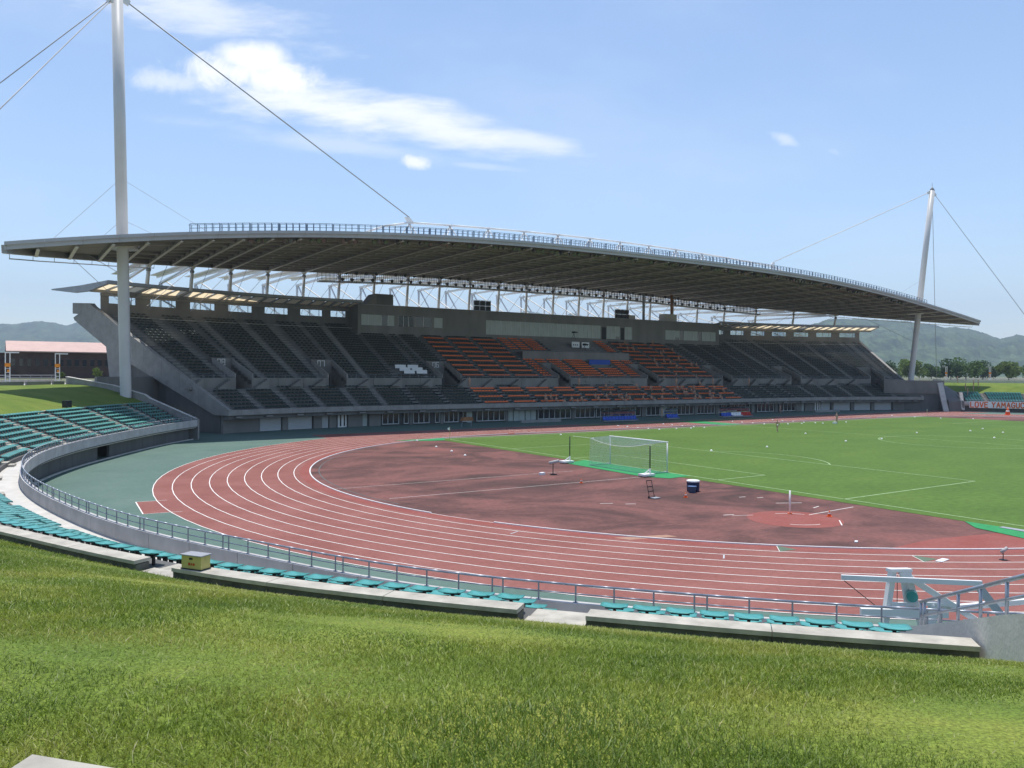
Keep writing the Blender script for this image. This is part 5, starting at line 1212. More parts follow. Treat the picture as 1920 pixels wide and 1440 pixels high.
# ================================================================= THINGS ON THE FIELD
# goal with net
g = thing('football_goal', 'white football goal with a hanging net at the near goal line', 'goal', (0, 0, 0))
for y in (-3.66, 3.66):
    m = MB(); m.tube((0, y, 0), (0, y, 2.5), .06, 12); m.obj('goal_post', 'steel_white', g, True)
    m = MB(); m.box((0, y+.12, .05), (.1, .5, .04)); m.obj('foot_plate', 'white_paint', g)
m = MB(); m.tube((0, -3.74, 2.5), (0, 3.74, 2.5), .06, 12); m.obj('crossbar', 'steel_white', g, True)
def net(P, nu, nv, name):
    """real mesh of cords on a patch P(u,v)"""
    m = MB(); r = .008
    for i in range(nu+1):
        m.path([P(i/nu, j/10) for j in range(11)], r, 3)
    for j in range(nv+1):
        m.path([P(i/10, j/nv) for i in range(11)], r, 3)
    return m.obj(name, 'net', g)
def sag(y): return .16*(1-((y-.5)*2)**2)
back = lambda u, v: Vector((-2.25-.15*v, -3.66+7.32*u+.0, (1-v)*(2.42-.42*(1-(2*u-1)**2))+.02))
topn = lambda u, v: Vector((-2.25*v, -3.66+7.32*u, 2.5-(.08+.42*(1-(2*u-1)**2))*v))
net(back, 52, 17, 'back_net'); net(topn, 52, 14, 'top_net')
for sgn in (-1, 1):
    sd = lambda u, v, s=sgn: Vector((-2.3*u, s*3.66, (1-v)*(2.5-.08*u)+.02)); net(sd, 16, 17, 'side_net')
m = MB(); m.path([(0, -3.66, .04), (-2.4, -3.66, .04), (-2.4, 3.66, .04), (0, 3.66, .04)], .025, 6); m.obj('ground_bar', 'galv', g)
m = MB(); m.path([(-2.25, -3.66, 2.42), (-2.35, -4.4, 2.4)], .012, 4); m.path([(-2.25, 3.66, 2.42), (-2.5, 5.9, 2.45)], .012, 4); m.path([topn(i/20, 1) for i in range(21)], .02, 4); m.obj('net_rope', 'net', g)
for (x, y), lb in (((-2.7, 6.1), 'black and white net pole on a white base left of the goal'), ((-2.9, -4.75), 'black and white net pole on a wheeled base in front of the goal')):
    t = thing('net_pole', lb, 'pole', (x, y, 0), 'net poles of the near goal'); m = MB(); m.tube((x, y, .62), (x, y, 2.42), .05, 10); m.obj('pole', 'black_metal', t, True)
    m = MB(); m.tube((x, y, .1), (x, y, .64), .07, 10); m.beam((x, y, .55), (x-.75, y+.1, .12), .06, .06); m.obj('socket', 'white_paint', t)
    m = MB(); m.box((x-.35, y, .16), (1.15, .75, .16)); m.obj('base', 'white_paint', t)
    for dx, dy in ((-.8, -.3), (-.8, .3), (.12, -.3), (.12, .3)): m = MB(); m.tube((x+dx, y+dy-.04, .08), (x+dx, y+dy+.04, .08), .08, 10); m.obj('wheel', 'black_metal', t)
# green mats
def mat_(P, label, z=.022, grp='green mats beside the pitch'):
    m = MB(); m.prism([(x, y, z) for x, y in P], (0, 0, .012)); o = m.obj('green_mat', 'green_mat'); tag(o, label, 'mat', grp)
mat_([(-3.2, 6.0), (-.1, 7.2), (-.1, -6.4), (-2.6, -6.6), (-3.6, -4.6)], 'green artificial turf mat under the near goal net', .021, None)
mat_([(-6.5, 35.9), (.4, 36.1), (-.2, 35.1), (-1.0, 33.2), (-3.0, 33.4)], 'green turf mat at the far left corner flag')
mat_([(-1.3, -28.6), (-2.7, -29.9), (-4.2, -35.2), (-1.3, -35.4)], 'green turf mat at the right edge by the near goal line')
mat_([(30, 47.6), (76, 47.6), (76, 46.6), (30, 46.6)], 'long green turf strip in front of the team benches')
mat_([(50.5, 46.6), (55, 46.6), (55, 36.4), (50.5, 36.4)], 'green turf strip crossing the home straight to the halfway line')
m = MB(); m.prism([(-1.25, -30.6, .04), (-1.65, -30.6, .04), (-1.9, -33.5, .04), (-1.25, -33.5, .04)], (0, 0, .02)); tag(m.obj('rubber_strip', 'steel_grey'), 'grey rubber strip lying on the right edge turf mat', 'mat')
# corner flags
for (x, y), lb in (((0, 34), 'corner flag with a white flag at the near left corner of the pitch'), ((105, 34), 'corner flag at the far corner of the pitch')):
    t = thing('corner_flag', lb, 'flag', (x, y, 0)); m = MB(); m.tube((x, y, 0), (x, y, 1.55), .028, 8); m.obj('pole', 'yellow_box', t)
    m = MB(); m.prism([(x, y, 1.5), (x-.38, y-.12, 1.42), (x-.30, y-.1, 1.2), (x, y, 1.15)], (.01, .02, 0)); m.obj('flag', 'sign_white', t)
# small white markers
DOTS = [(34.1, 42.9), (34.0, 40.6), (33.8, 38.0), (33.8, 35.7), (34.0, 33.6), (43.3, 42.6), (43.0, 40.3), (42.8, 37.8), (37.4, 33.6), (40.0, 33.2), (42.5, 35.1), (42.8, 33.2), (58.7, 41.9), (58.2, 39.4), (58.3, 37.2), (57.9, 34.5), (68.8, 41.7), (68.3, 39.2), (61.4, 32.6), (68.1, 36.8), (64.4, 32.2), (67.6, 34.2), (68.1, 32.3), (68.2, 30.9), (74.8, 31.1), (102.0, 39.5), (101.7, 34.6), (46.3, 17.8), (47.1, 7.0), (40.1, 7.3), (101.7, 29.5), (105.0, 25.2), (61.4, 10.7), (72.1, 8.8), (72.8, 4.6), (78.6, 10.3), (61.9, 0.5), (16.8, 7.3), (25.4, 7.1), (15.8, 32.8), (15.8, 26.0), (-4.3, 34.1), (-6.1, 25.7), (-6.9, 20.7), (-7.8, 16.3)]
m = MB(); m.lathe((0, 0, 0), [(.08, 0), (.14, .01), (.14, .025), (.09, .12), (.035, .155), (.01, .16)], 14); mk = m.mesh('marker'); mk.materials.append(MATS['ball_white']); mk.polygons.foreach_set('use_smooth', [True]*len(mk.polygons))
for i, (x, y) in enumerate(DOTS):
    o = bpy.data.objects.new('white_marker', mk); COL.objects.link(o); o.location = (x, y, .025); o.rotation_euler = (0, 0, random.random()*6)
    tag(o, 'small white marker %s' % ('on the home straight track before the benches' if y > 36.5 else 'on the grass along the far touchline' if y > 30 else 'out on the open pitch grass' if x > 0 else 'on the red infield near the far left corner'), 'marker', 'white training markers')
def cone(x, y, h, lb, mt='orange_plastic'):
    t = thing('training_cone', lb, 'cone', (x, y, 0)); m = MB(); m.box((x, y, .025), (h*.85, h*.85, .04), .4); m.obj('base', mt, t); m = MB(); m.lathe((x, y, .04), [(h*.32, 0), (h*.24, h*.4), (h*.12, h*.78), (h*.05, h)], 12); c = m.obj('cone', mt, t, True)
    m = MB(); m.lathe((x, y, .04), [(h*.235, h*.42), (h*.19, h*.6)], 12); m.obj('white_band', 'white_paint', c)
cone(-9.94, -5.02, .28, 'small red and white cone on the red infield left of the net pole'); cone(-8.3, -14.1, .30, 'small red cone on the infield near the cooler')
cone(-6.4, -23.6, .34, 'small orange cone right of the throwing circle'); cone(128.8, 30.3, 1.55, 'tall orange and white cone in front of the far right banner')
# fielding mic, crate frame, cooler, pole
t = thing('microphone_stand', 'furry grey microphone on a short black stand on the red infield', 'microphone', (-8.83, .13, 0)); m = MB(); m.tube((-8.83, .13, 0), (-8.83, .13, .95), .035, 8); m.box((-8.8, .1, .03), (.4, .4, .06)); m.obj('stand', 'black_metal', t)
M('mic_fur', (0.42, 0.42, 0.42), 0.95, 0.2, 8); m = MB(); m.tube((-9.1, .3, .92), (-8.45, -.15, 1.12), .13, 10, .13); m.obj('windshield', 'mic_fur', t, True)
m = MB(); m.box((-9.6, .55, .09), (.55, .3, .18), .5); tag(m.obj('equipment_case', 'sign_white'), 'low white case lying left of the infield microphone', 'case')
t = thing('microphone_stand', 'small grey microphone on a stand by the white kerb at the right edge', 'microphone', (-9.2, -34.4, 0)); m = MB(); m.tube((-9.2, -34.4, 0), (-9.2, -34.4, .38), .02, 8); m.box((-9.2, -34.4, .02), (.25, .25, .03)); m.obj('stand', 'black_metal', t); m = MB(); m.tube((-9.26, -34.34, .34), (-9.05, -34.5, .55), .08, 10, .07); m.obj('windshield', 'mic_fur', t, True)
t = thing('folding_trolley', 'black folding trolley frame standing on the red infield', 'trolley', (-10.36, -13.08, 0))
for dx in (-.22, .22): m = MB(); m.path([(-10.36+dx, -13.1, .06), (-10.5+dx, -12.95, 1.15)], .022, 6); m.obj('rail', 'black_metal', t)
for z, f in ((.06, 0), (.45, .35), (.75, .62), (1.15, 1)): m = MB(); m.beam((-10.58-.14*f, -13.1+.15*f, z), (-10.14-.14*f, -13.1+.15*f, z), .05, .05); m.obj('cross_bar', 'black_metal', t)
m = MB(); m.box((-10.3, -13.35, .05), (.55, .45, .05)); m.obj('platform', 'steel_grey', t)
for dx in (-.25, .25): m = MB(); m.tube((-10.36+dx, -13.05, .07), (-10.31+dx, -13.05, .07), .07, 10); m.obj('wheel', 'black_metal', t)
t = thing('drinks_cooler', 'dark blue round drinks cooler with a white lid on the infield', 'cooler', (-5.8, -12.3, 0)); m = MB(); m.lathe((-5.8, -12.3, 0), [(.40, 0), (.42, .05), (.44, .62), (.44, .66)], 20); m.obj('tub', 'navy', t, True); m = MB(); m.lathe((-5.8, -12.3, .66), [(.46, 0), (.46, .09), (.40, .12), (.02, .13)], 20); m.obj('lid', 'white_paint', t, True)
t = thing('blue_bucket', 'small blue bucket beside the drinks cooler', 'bucket', (-6.35, -12.75, 0)); m = MB(); m.lathe((-6.35, -12.75, 0), [(.22, 0), (.29, .42), (.31, .42), (.31, .45)], 18); m.obj('bucket', 'cloth_blue', t, True)
t = thing('marker_pole', 'white upright pole beside the throwing circle on the infield', 'pole', (-7.46, -21.7, 0)); m = MB(); m.tube((-7.46, -21.7, 0), (-7.46, -21.7, 1.35), .05, 10); m.obj('pole', 'white_paint', t, True); m = MB(); m.tube((-7.46, -21.7, 0), (-7.46, -21.7, .04), .14, 12); m.obj('foot', 'orange_plastic', t)
m = MB(); m.box((-11.6, -33.0, .03), (.75, .28, .03), .1); tag(m.obj('white_sheet', 'sign_white'), 'sheet of white paper lying on the inner lane at the right', 'paper')
m = MB(); m.box((-11.3, -28.6, .03), (.32, .14, .05), .5); tag(m.obj('white_scrap', 'sign_white'), 'small white scrap on the dark infield below the throwing circle', 'paper')
# table with brown cover in the stand's shade
t = thing('covered_table', 'low trestle table under a brown cover in front of the stand', 'table', (13.3, 53.4, 0)); m = MB(); m.prism([(12.4, 53.1, .9), (14.3, 53.1, .9), (14.1, 53.1, 1.45), (12.7, 53.1, 1.4)], (0, .9, 0)); M('brown', (.28, .13, .05), .8); m.obj('cover', 'brown', t)
for a in (12.5, 14.1): m = MB(); m.tube((a-.3, 53.1, 0), (a+.1, 53.4, .9), .03, 5); m.tube((a+.3, 53.9, 0), (a, 53.6, .9), .03, 5); m.obj('trestle', 'galv', t)
# team benches with clear hoods
def bench(x0, x1, y, lb, cols):
    t = thing('team_bench', lb, 'bench', ((x0+x1)/2, y, 0)); n = max(2, int((x1-x0)/.62)); w = (x1-x0)/n
    m = MB(); m.box(((x0+x1)/2, y, .3), (x1-x0, .5, .1)); m.obj('plinth', 'steel_grey', t)
    for k in range(n):
        c = cols[min(len(cols)-1, int(k/n*len(cols)))]; m = MB(); xc = x0+w*(k+.5); m.box((xc, y-.05, .48), (w*.86, .5, .1)); m.hexa([(xc+dx, y+dy, z) for z, yy in ((.5, 0), (1.05, .12)) for dx, dy in ((-w*.42, .18+yy), (w*.42, .18+yy), (w*.42, .28+yy), (-w*.42, .28+yy))]); m.obj('seat', c, t)
    m = MB(); P = [(y+.75, .25), (y+.8, 1.2), (y+.65, 1.75), (y+.2, 2.05), (y-.45, 2.1)]
    m.strip([(x0-.1, a, b) for a, b in P], [(x1+.1, a, b) for a, b in P]); m.obj('hood', 'glass_hood', t)
    for k in range(0, n+1, 3):
        m = MB(); m.path([(x0+w*k, a, b) for a, b in P], .03, 5); m.obj('hoop', 'galv', t)
bench(37.2, 44.5, 50.2, 'long team bench with bright blue seats and a clear hood', ['blue_cloth']); bench(52.2, 55.0, 51.0, 'short officials bench with blue seats between the team benches', ['blue_cloth']); bench(65.0, 73.0, 50.0, 'team bench with blue and pale seats right of the halfway line', ['blue_cloth', 'sign_white', 'cloth_red'])
# ------------------------------------------------------------- folded white steel frame by the near bend
ap = thing('cage_frame', 'folded white steel throwing cage frame lying behind the rail at the right', 'frame', (-22.4, -37.8, 0))
def apb(name, a, b, w, h, mat='steel_white'): m = MB(); m.beam(a, b, w, h); return m.obj(name, mat, ap)
apb('upper_beam', (-24.1, -36.65, 1.8), (-21.05, -39.4, 1.78), .10, .15)
apb('upright', (-22.95, -37.35, 0), (-22.62, -37.45, 2.0), .16, .2); apb('upright', (-21.75, -37.95, .0), (-22.25, -37.72, 2.0), .12, .16)
m = MB(); m.prism([(-22.75, -37.3, 1.95), (-22.15, -37.66, 1.95), (-22.2, -37.86, 1.95), (-22.8, -37.5, 1.95)], (0, 0, .10)); m.obj('head_plate', 'steel_white', ap)
m = MB(); m.prism([(-22.1, -37.6, .55), (-21.85, -37.75, .55), (-22.2, -37.6, 1.9), (-22.35, -37.5, 1.9)], (.03, -.05, 0)); m.obj('gusset_plate', 'steel_white', ap)
apb('diagonal_arm', (-22.45, -37.6, 1.95), (-20.75, -39.35, .42), .14, .18)
apb('lower_beam', (-23.6, -37.0, .72), (-21.5, -38.6, .72), .16, .24); apb('cross_beam', (-22.75, -37.5, .95), (-22.0, -37.95, .95), .08, .12)
apb('second_upright', (-22.0, -38.35, 0), (-21.9, -38.35, 1.02), .18, .22); apb('second_head', (-22.1, -38.2, 1.05), (-21.2, -38.75, 1.0), .2, .1)
apb('long_beam', (-21.6, -38.45, .86), (-18.2, -39.6, .86), .16, .16); apb('long_beam', (-21.3, -39.05, .5), (-18.4, -40.1, .5), .2, .2); apb('foot', (-23.2, -37.5, .06), (-19.8, -39.9, .06), .2, .1)
apb('brace', (-21.1, -39.3, 1.7), (-20.2, -39.75, .5), .06, .24, 'shutter')
m = MB(); p = (-22.2, -37.85, 1.22); m.tube((p[0]-.15, p[1]-.1, p[2]), (p[0]+.15, p[1]+.1, p[2]), .17, 14); m.obj('winch', 'seat_teal', ap)
m = MB(); m.path([(-24.05, -36.72, 1.7), (-23.3, -37.3, .95)], .012, 4); m.path([(-22.6, -37.6, 1.85), (-22.6, -37.6, .9)], .012, 4); m.obj('wire', 'black_metal', ap)
# ================================================================= PEOPLE
def body(name, J, E, rad, headc, facing):
    """one continuous skinned figure with head, hands and feet"""
    me = bpy.data.meshes.new(name); me.from_pydata(J, E, []); o = bpy.data.objects.new(name, me); COL.objects.link(o)
    sk = o.modifiers.new('skin', 'SKIN'); sk.use_smooth_shade = True
    for i, r in enumerate(rad): me.skin_vertices[0].data[i].radius = r if isinstance(r, tuple) else (r, r); me.skin_vertices[0].data[i].use_root = (i == 0)
    ss = o.modifiers.new('sub', 'SUBSURF'); ss.levels = 1; ss.render_levels = 1
    dg = bpy.context.evaluated_depsgraph_get(); ev = o.evaluated_get(dg); me2 = bpy.data.meshes.new_from_object(ev); bpy.data.objects.remove(o, do_unlink=True)
    return me2
def head_mesh(c, f, s=1.0):
    bm = bmesh.new(); bmesh.ops.create_uvsphere(bm, u_segments=14, v_segments=10, radius=1.0)
    for v in bm.verts:
        x, y, z = v.co; fy = y
        v.co = Vector((x*.078*(1-.12*max(0, -z)), y*.098+(.012 if (abs(x) < .25 and -.25 < z < .05 and y > .8) else 0), z*.118))
    a = math.atan2(f[1], f[0])-math.pi/2
    bmesh.ops.rotate(bm, verts=bm.verts, cent=(0, 0, 0), matrix=Matrix.Rotation(a, 3, 'Z')); bmesh.ops.translate(bm, verts=bm.verts, vec=c)
    me = bpy.data.meshes.new('h'); bm.to_mesh(me); bm.free(); return me
def figure(pose):
    """pose: joints dict; returns mesh joined, with material zones by height and limb"""
    J = pose; names = ['pelvis', 'belly', 'chest', 'neck', 'shL', 'elL', 'wrL', 'haL', 'shR', 'elR', 'wrR', 'haR', 'hipL', 'knL', 'anL', 'toL', 'hipR', 'knR', 'anR', 'toR', 'headb']
    idx = {n: i for i, n in enumerate(names)}; P = [J[n] for n in names]
    E = [('pelvis', 'belly'), ('belly', 'chest'), ('chest', 'neck'), ('neck', 'headb'), ('chest', 'shL'), ('shL', 'elL'), ('elL', 'wrL'), ('wrL', 'haL'), ('chest', 'shR'), ('shR', 'elR'), ('elR', 'wrR'), ('wrR', 'haR'), ('pelvis', 'hipL'), ('hipL', 'knL'), ('knL', 'anL'), ('anL', 'toL'), ('pelvis', 'hipR'), ('hipR', 'knR'), ('knR', 'anR'), ('anR', 'toR')]
    rd = dict(pelvis=(.145, .11), belly=(.13, .10), chest=(.15, .11), neck=.055, headb=.05, shL=.065, shR=.065, elL=.046, elR=.046, wrL=.034, wrR=.034, haL=.03, haR=.03, hipL=.09, hipR=.09, knL=.062, knR=.062, anL=.042, anR=.042, toL=.04, toR=.04)
    me = body('fig', P, [(idx[a], idx[b]) for a, b in E], [rd[n] for n in names], None, None)
    h = head_mesh(J['head'], pose['face'])
    bm = bmesh.new(); bm.from_mesh(me); n0 = len(bm.faces); bm.from_mesh(h); bm.faces.ensure_lookup_table()
    segs = [(idx[a], idx[b]) for a, b in E]; hd = Vector(J['head']); fc = Vector((*pose['face'], 0)).normalized()
    for i, f in enumerate(bm.faces):
        c = f.calc_center_median(); f.smooth = True
        if i >= n0:
            r = c-hd; f.material_index = 3 if (r.z > .03 or r.dot(fc) < -.01) and not (r.dot(fc) > .055 and r.z < .06) else 0
        else:
            best = None
            for a, b in E:
                A, B = Vector(J[a]), Vector(J[b]); t = max(0, min(1, (c-A).dot(B-A)/max(1e-6, (B-A).length_squared))); d = (c-(A+(B-A)*t)).length
                if best is None or d < best[0]: best = (d, a, b, t)
            _, a, b, t = best
            if b in ('wrL', 'wrR', 'haL', 'haR', 'headb') or (b == 'neck' and t > .8): f.material_index = 0
            elif b in ('knL', 'knR', 'anL', 'anR', 'hipL', 'hipR'): f.material_index = 2 if not (pose.get('shorts') and a[:2] == 'kn') else 0
            elif b in ('toL', 'toR'): f.material_index = 3
            else: f.material_index = 1
    out = bpy.data.meshes.new('person'); bm.to_mesh(out); bm.free(); return out
def mk_pose(kind):
    p = dict(pelvis=(0, 0, .95), belly=(0, .0, 1.12), chest=(0, .01, 1.34), neck=(0, 0, 1.50), headb=(0, .01, 1.56), head=(0, .03, 1.66), shL=(-.19, 0, 1.42), shR=(.19, 0, 1.42), hipL=(-.095, 0, .90), hipR=(.095, 0, .90), face=(0, 1))
    if kind == 'walk': p.update(elL=(-.25, -.12, 1.15), wrL=(-.25, .0, .93), haL=(-.25, .06, .86), elR=(.25, .1, 1.15), wrR=(.24, .26, .98), haR=(.24, .33, .94), knL=(-.10, .22, .52), anL=(-.10, .28, .09), toL=(-.11, .45, .05), knR=(.10, -.06, .50), anR=(.10, -.36, .16), toR=(.11, -.26, .04))
    elif kind == 'stand': p.update(elL=(-.25, -.02, 1.14), wrL=(-.24, .06, .90), haL=(-.23, .08, .82), elR=(.25, -.02, 1.14), wrR=(.2, .16, 1.0), haR=(.13, .24, 1.02), knL=(-.11, .02, .50), anL=(-.12, 0, .09), toL=(-.13, .16, .045), knR=(.11, .02, .50), anR=(.12, 0, .09), toR=(.14, .16, .045))
    else:
        dz = -.45; q = {k: ((v[0], v[1], v[2]+dz) if len(v) == 3 else v) for k, v in p.items()}; p = q
        p.update(elL=(-.26, .05, .72), wrL=(-.16, .25, .62), haL=(-.1, .33, .62), elR=(.26, .05, .72), wrR=(.16, .25, .62), haR=(.1, .33, .62), knL=(-.13, .42, .50), anL=(-.13, .42, .08), toL=(-.14, .57, .045), knR=(.13, .42, .50), anR=(.13, .42, .08), toR=(.14, .57, .045))
    return p
FIG = {}
for k in ('walk', 'stand', 'sit'): FIG[k] = figure(mk_pose(k))
PM = {}
def person(kind, loc, rz, shirt, trousers, label, group=None):
    key = (kind, shirt, trousers)
    if key not in PM:
        me = FIG[kind].copy(); me.materials.clear()
        for mt in ('skin', shirt, trousers, 'hair'): me.materials.append(MATS[mt])
        PM[key] = me
    o = bpy.data.objects.new('person', PM[key]); COL.objects.link(o); o.location = loc; o.rotation_euler = (0, 0, rz); tag(o, label, 'person', group); return o
person('walk', (45.9, 22.2, .02), R_(100), 'navy', 'cloth_black', 'person in dark blue top walking across the pitch carrying a white ball')
m = MB(); m.lathe((45.6, 21.95, 1.0), [(.02, -.11), (.08, -.08), (.11, 0), (.08, .08), (.02, .11)], 12); tag(m.obj('football', 'ball_white', None, True), 'white football held by the person walking on the pitch', 'ball')
person('stand', (70.9, 30.2, .02), R_(170), 'cloth_red', 'cloth_black', 'person in red and black standing on the pitch near the far touchline')
m = MB(); m.box((70.1, 30.0, .15), (.9, .4, .3), .2); tag(m.obj('white_box', 'white_paint'), 'white box on the grass beside the person in red', 'box')
person('stand', (57.5, 58.0, .02), R_(180), 'cloth_red', 'cloth_white', 'person in red shirt and white trousers standing before the windows')
person('stand', (44.5, 52.8, .02), R_(200), 'navy', 'cloth_white', 'person in navy standing at the right end of the blue bench'); person('stand', (40.6, 52.3, .02), R_(180), 'cloth_white', 'cloth_black', 'person in a white shirt standing behind the blue bench')
person('stand', (90.6, 57.5, .02), R_(190), 'brown', 'cloth_black', 'person in brown bending by the white doors at the right of the stand')
SHIRT = ['cloth_orange', 'cloth_orange', 'cloth_white', 'cloth_black', 'navy', 'cloth_red', 'cloth_blue', 'cloth_orange']
CN = {'cloth_orange': 'orange', 'cloth_white': 'white', 'cloth_black': 'black', 'navy': 'navy', 'cloth_red': 'red', 'cloth_blue': 'pale blue'}
pool = [x for x in SS if x[1] < 6 and -6 < x[0] < 31] + [x for x in SS if x[1] > 6 and 12.5 < x[0] < 31 and x[1] < 24][::3] + [x for x in SS if x[1] < 1 and -20 < x[0] < 0]
r9 = random.Random(11); used = []
for x in r9.sample(pool, 130):
    if len(used) >= 64: break
    if any(abs(x[0]-u[0]) < .45 and abs(x[1]-u[1]) < .5 for u in used): continue
    used.append(x); sh = r9.choice(SHIRT); s, d, z = x[:3]
    person('sit', ST(s, d+.25, z-.06), math.pi+r9.uniform(-.3, .3), sh, r9.choice(['cloth_black', 'navy', 'cloth_blue']), 'spectator in %s seated in the %s tier, %s' % (CN[sh], 'lower' if d < 6 else 'upper', 'left of the middle' if s < 2 else 'right of the middle' if s < 17 else 'right end of the orange block'), 'seated spectators in the stand')
for (s, d), sh, lb in (((17.5, 5.6), 'cloth_white', 'person in a white shirt standing on the cross walkway right of the middle'), ((28.2, 5.6), 'cloth_black', 'person in black standing on the cross walkway at the right'), ((39.5, 5.6), 'cloth_red', 'person in red standing on the cross walkway beyond the orange seats'), ((-7.5, 5.6), 'navy', 'person in navy standing on the cross walkway by the middle'), ((-31.0, 5.6), 'cloth_white', 'person in white standing alone on the cross walkway left of the orange seats')):
    person('stand', ST(s, d, zw+.12), math.pi, sh, 'cloth_black', lb)
for q, dl, sh, lb in ((138.8, 11.5, 'cloth_black', 'left of two people in black walking on the far right grass bank'), (139.6, 11.5, 'cloth_black', 'right of two people in black walking on the far right grass bank'), (137.2, 16.5, 'cloth_red', 'person in red at the top of the far right bank'), (137.0, 9.2, 'cloth_red', 'person in red in the shade of the far right bank'), (138.2, 8.6, 'cloth_orange', 'person in orange behind the far right seats'), (136.4, 5.0, 'cloth_orange', 'person in orange among the far right seats')):
    p = BP(q, dl, 0, True); z = bankz(dl) if dl > 7.3 else RZ0+RRISE*6; person('stand', (p[0], p[1], z), R_(200), sh, 'cloth_black', lb)
# cameras on tripods on the VIP platform
for s, d, z, lb in ((3.2, 21.5, 15.3, 'broadcast camera on a tripod above the white boards in the stand'), (2.2, 16.5, 12.6, 'broadcast camera on a tripod behind the orange VIP seats')):
    p = Vector(ST(s, d, z)); t = thing('tripod_camera', lb, 'camera', p)
    for a in (0, 2.1, 4.2): m = MB(); m.tube(p+Vector((0, 0, 1.3)), p+Vector((math.cos(a)*.5, math.sin(a)*.5, 0)), .03, 5); m.obj('leg', 'black_metal', t)
    m = MB(); m.box(p+Vector((0, 0, 1.5)), (.35, .7, .35), .3); b = m.obj('camera_body', 'black_metal', t); m = MB(); m.tube(p+Vector((.1, -.35, 1.5)), p+Vector((.3, -.9, 1.45)), .11, 8); m.obj('lens', 'black_metal', b)
# loudspeaker panels on the press box roof
for s in (-16.0, 21.0):
    p = Vector(ST(s, DP+2, ZT+.1)); t = thing('speaker_array', 'loudspeaker rack on the press box roof %s' % ('left of the middle' if s < 0 else 'right of the middle'), 'loudspeaker', p, 'speaker racks on the press box roof')
    for dx in (-1.35, 0, 1.35):
        for dzz in (.55, 1.65): m = MB(); m.box(p+Vector((dx, 0, dzz)), (.95, .6, .95)); m.obj('speaker', 'black_metal', t)
    for dx in (-2.0, -.67, .67, 2.0): m = MB(); m.tube(p+Vector((dx, .1, 0)), p+Vector((dx, .1, 2.3)), .06, 6); m.obj('frame_post', 'steel_white', t)
    for zz in (1.1, 2.25): m = MB(); m.beam(p+Vector((-2.05, .1, zz)), p+Vector((2.05, .1, zz)), .07, .07); m.obj('frame_bar', 'steel_white', t)
for s, h in ((28.5, 6.5), (37.5, 6.8)):
    p = Vector(ST(s, DP+3, ZT)); t = thing('roof_post', 'thick %s post between the press box and the roof' % ('grey' if s < 30 else 'brown'), 'post', p); m = MB(); m.tube(p, p+Vector((0, 0, h)), .32, 12); m.obj('post', 'steel_grey' if s < 30 else 'brown', t, True); m = MB(); m.tube(p, p+Vector((0, 0, .15)), .5, 12); m.obj('base_plate', 'steel_grey', t)
# ================================================================= FOREGROUND GRASS BLADES
def blades(n, fmin, fmax, hmin, hmax, w, seed, mat, dlmin=7.42, dlmax=30, power=1.0):
    """lawn blades on the near bank; thicker sown where the ground is close"""
    r = np.random.default_rng(seed); f = fmin+(fmax-fmin)*r.uniform(0, 1, n)**power; s = r.uniform(-1, 1, n)*(f*.74+1.2)
    X = CAM.x+Fv.x*f+Rv.x*s; Y = CAM.y+Fv.y*f+Rv.y*s
    ph = np.degrees(np.arctan2(Y, X-TCX)) % 360; rad = np.hypot(X-TCX, Y); tab = np.linspace(195, 262, 140); rt = np.interp(ph, tab, [r0(q) for q in tab]); dl = rad-rt
    keep = (dl > dlmin) & (dl < min(dlmax, 20.3)) & (ph > 195) & (ph < 260) & ~((X < -45.0) & (Y < -48.2) & (X > -46.6) & (Y > -49.4)) & ~((ph > 224.85) & (ph < 229.2) & (dl < 11.6)); X, Y, dl, f = X[keep], Y[keep], dl[keep], f[keep]; n = len(X)
    Z = np.interp(dl, [q[0] for q in GRASS], [q[1] for q in GRASS])-.008
    h = r.uniform(hmin, hmax, n)*(1+.25*np.sin(X*.9+1.3*np.sin(Y*.7))*np.sin(Y*.8)); ang = r.uniform(0, 6.283, n); ww = w*r.uniform(.6, 1.4, n)*(.75+f/11)
    lean = r.normal(0, .8, (n, 2))*h[:, None]; bx, by = np.cos(ang)*ww, np.sin(ang)*ww
    P0 = np.stack([X-bx, Y-by, Z], 1); P1 = np.stack([X+bx, Y+by, Z], 1); md = np.stack([X+lean[:, 0]*.45, Y+lean[:, 1]*.45, Z+h*.65], 1)
    M0 = md-np.stack([bx, by, 0*bx], 1)*.8; M1 = md+np.stack([bx, by, 0*bx], 1)*.8; T = np.stack([X+lean[:, 0], Y+lean[:, 1], Z+h], 1)
    V = np.stack([P0, P1, M1, M0, T], 1).reshape(-1, 3); b = np.arange(n)[:, None]*5
    F = np.concatenate([b+np.array([[0, 1, 2]]), b+np.array([[0, 2, 3]]), b+np.array([[3, 2, 4]])], 0)
    return np_mesh('grass', V, F, mat)
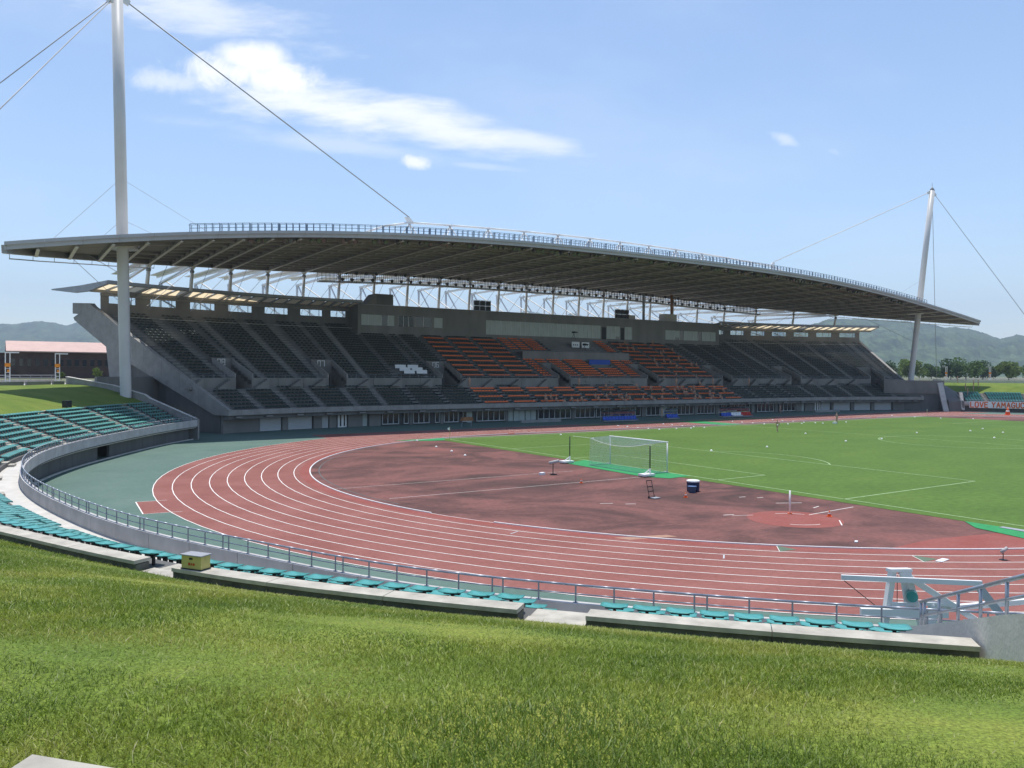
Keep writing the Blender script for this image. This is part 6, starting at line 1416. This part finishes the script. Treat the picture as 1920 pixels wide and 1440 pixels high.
def blade_mat(name, stops):
    mt = ramp_mat(name, stops, .55, .5, 5, (1, 1, 1), (60, .42, (1, 1, .2)))
    N = mt.node_tree.nodes; L = mt.node_tree.links; b = N['Principled BSDF']; b.inputs['Specular IOR Level'].default_value = .45
    src = b.inputs['Base Color'].links[0].from_socket; tr = N.new('ShaderNodeBsdfTranslucent'); L.new(src, tr.inputs[0]); mx = N.new('ShaderNodeMixShader'); mx.inputs[0].default_value = .35
    L.new(b.outputs[0], mx.inputs[1]); L.new(tr.outputs[0], mx.inputs[2]); L.new(mx.outputs[0], N['Material Output'].inputs[0])
blade_mat('blade', [(0.30, (0.098, 0.165, 0.018)), (0.45, (0.160, 0.230, 0.026)), (0.57, (0.245, 0.285, 0.040)), (0.70, (0.35, 0.345, 0.07))])
blade_mat('blade_dry', [(0.3, (0.24, 0.24, 0.08)), (0.55, (0.36, 0.34, 0.14)), (0.75, (0.48, 0.45, 0.25))])
for args, lab in (((520000, 2.3, 18.5, .022, .05, .0024, 21, 'blade', 7.42, 30, 1.15), 'short green lawn grass covering the foreground bank'), ((20000, 2.3, 18.5, .025, .05, .0022, 22, 'blade_dry', 7.42, 30, 1.15), 'dry straw coloured blades scattered through the foreground lawn'), ((90000, 9, 40, .04, .085, .0028, 23, 'blade', 7.50, 7.75, 1.0), 'longer grass fringe against the concrete coping')):
    o = link('grass', blades(*args)); tag(o, lab, 'grass', None, 'stuff')
# ================================================================= HAZE
m = MB(); m.hexa([(x, y, z) for z in (-1.5, 760.0) for x, y in ((-8200, -900), (8600, -900), (8600, 8600), (-8200, 8600))]); me = m.mesh('haze')
hz = bpy.data.materials.new('haze'); hz.use_nodes = True; N = hz.node_tree.nodes; L = hz.node_tree.links; N.clear()
pv = N.new('ShaderNodeVolumePrincipled'); pv.inputs['Color'].default_value = (0.66, 0.80, 1.0, 1); pv.inputs['Density'].default_value = 0.00014; pv.inputs['Anisotropy'].default_value = 0.0
oo = N.new('ShaderNodeOutputMaterial'); L.new(pv.outputs[0], oo.inputs['Volume']); me.materials.append(hz); MATS['haze'] = hz
ho = link('haze', me); tag(ho, 'thin summer haze over the whole valley', 'haze', None, 'stuff')
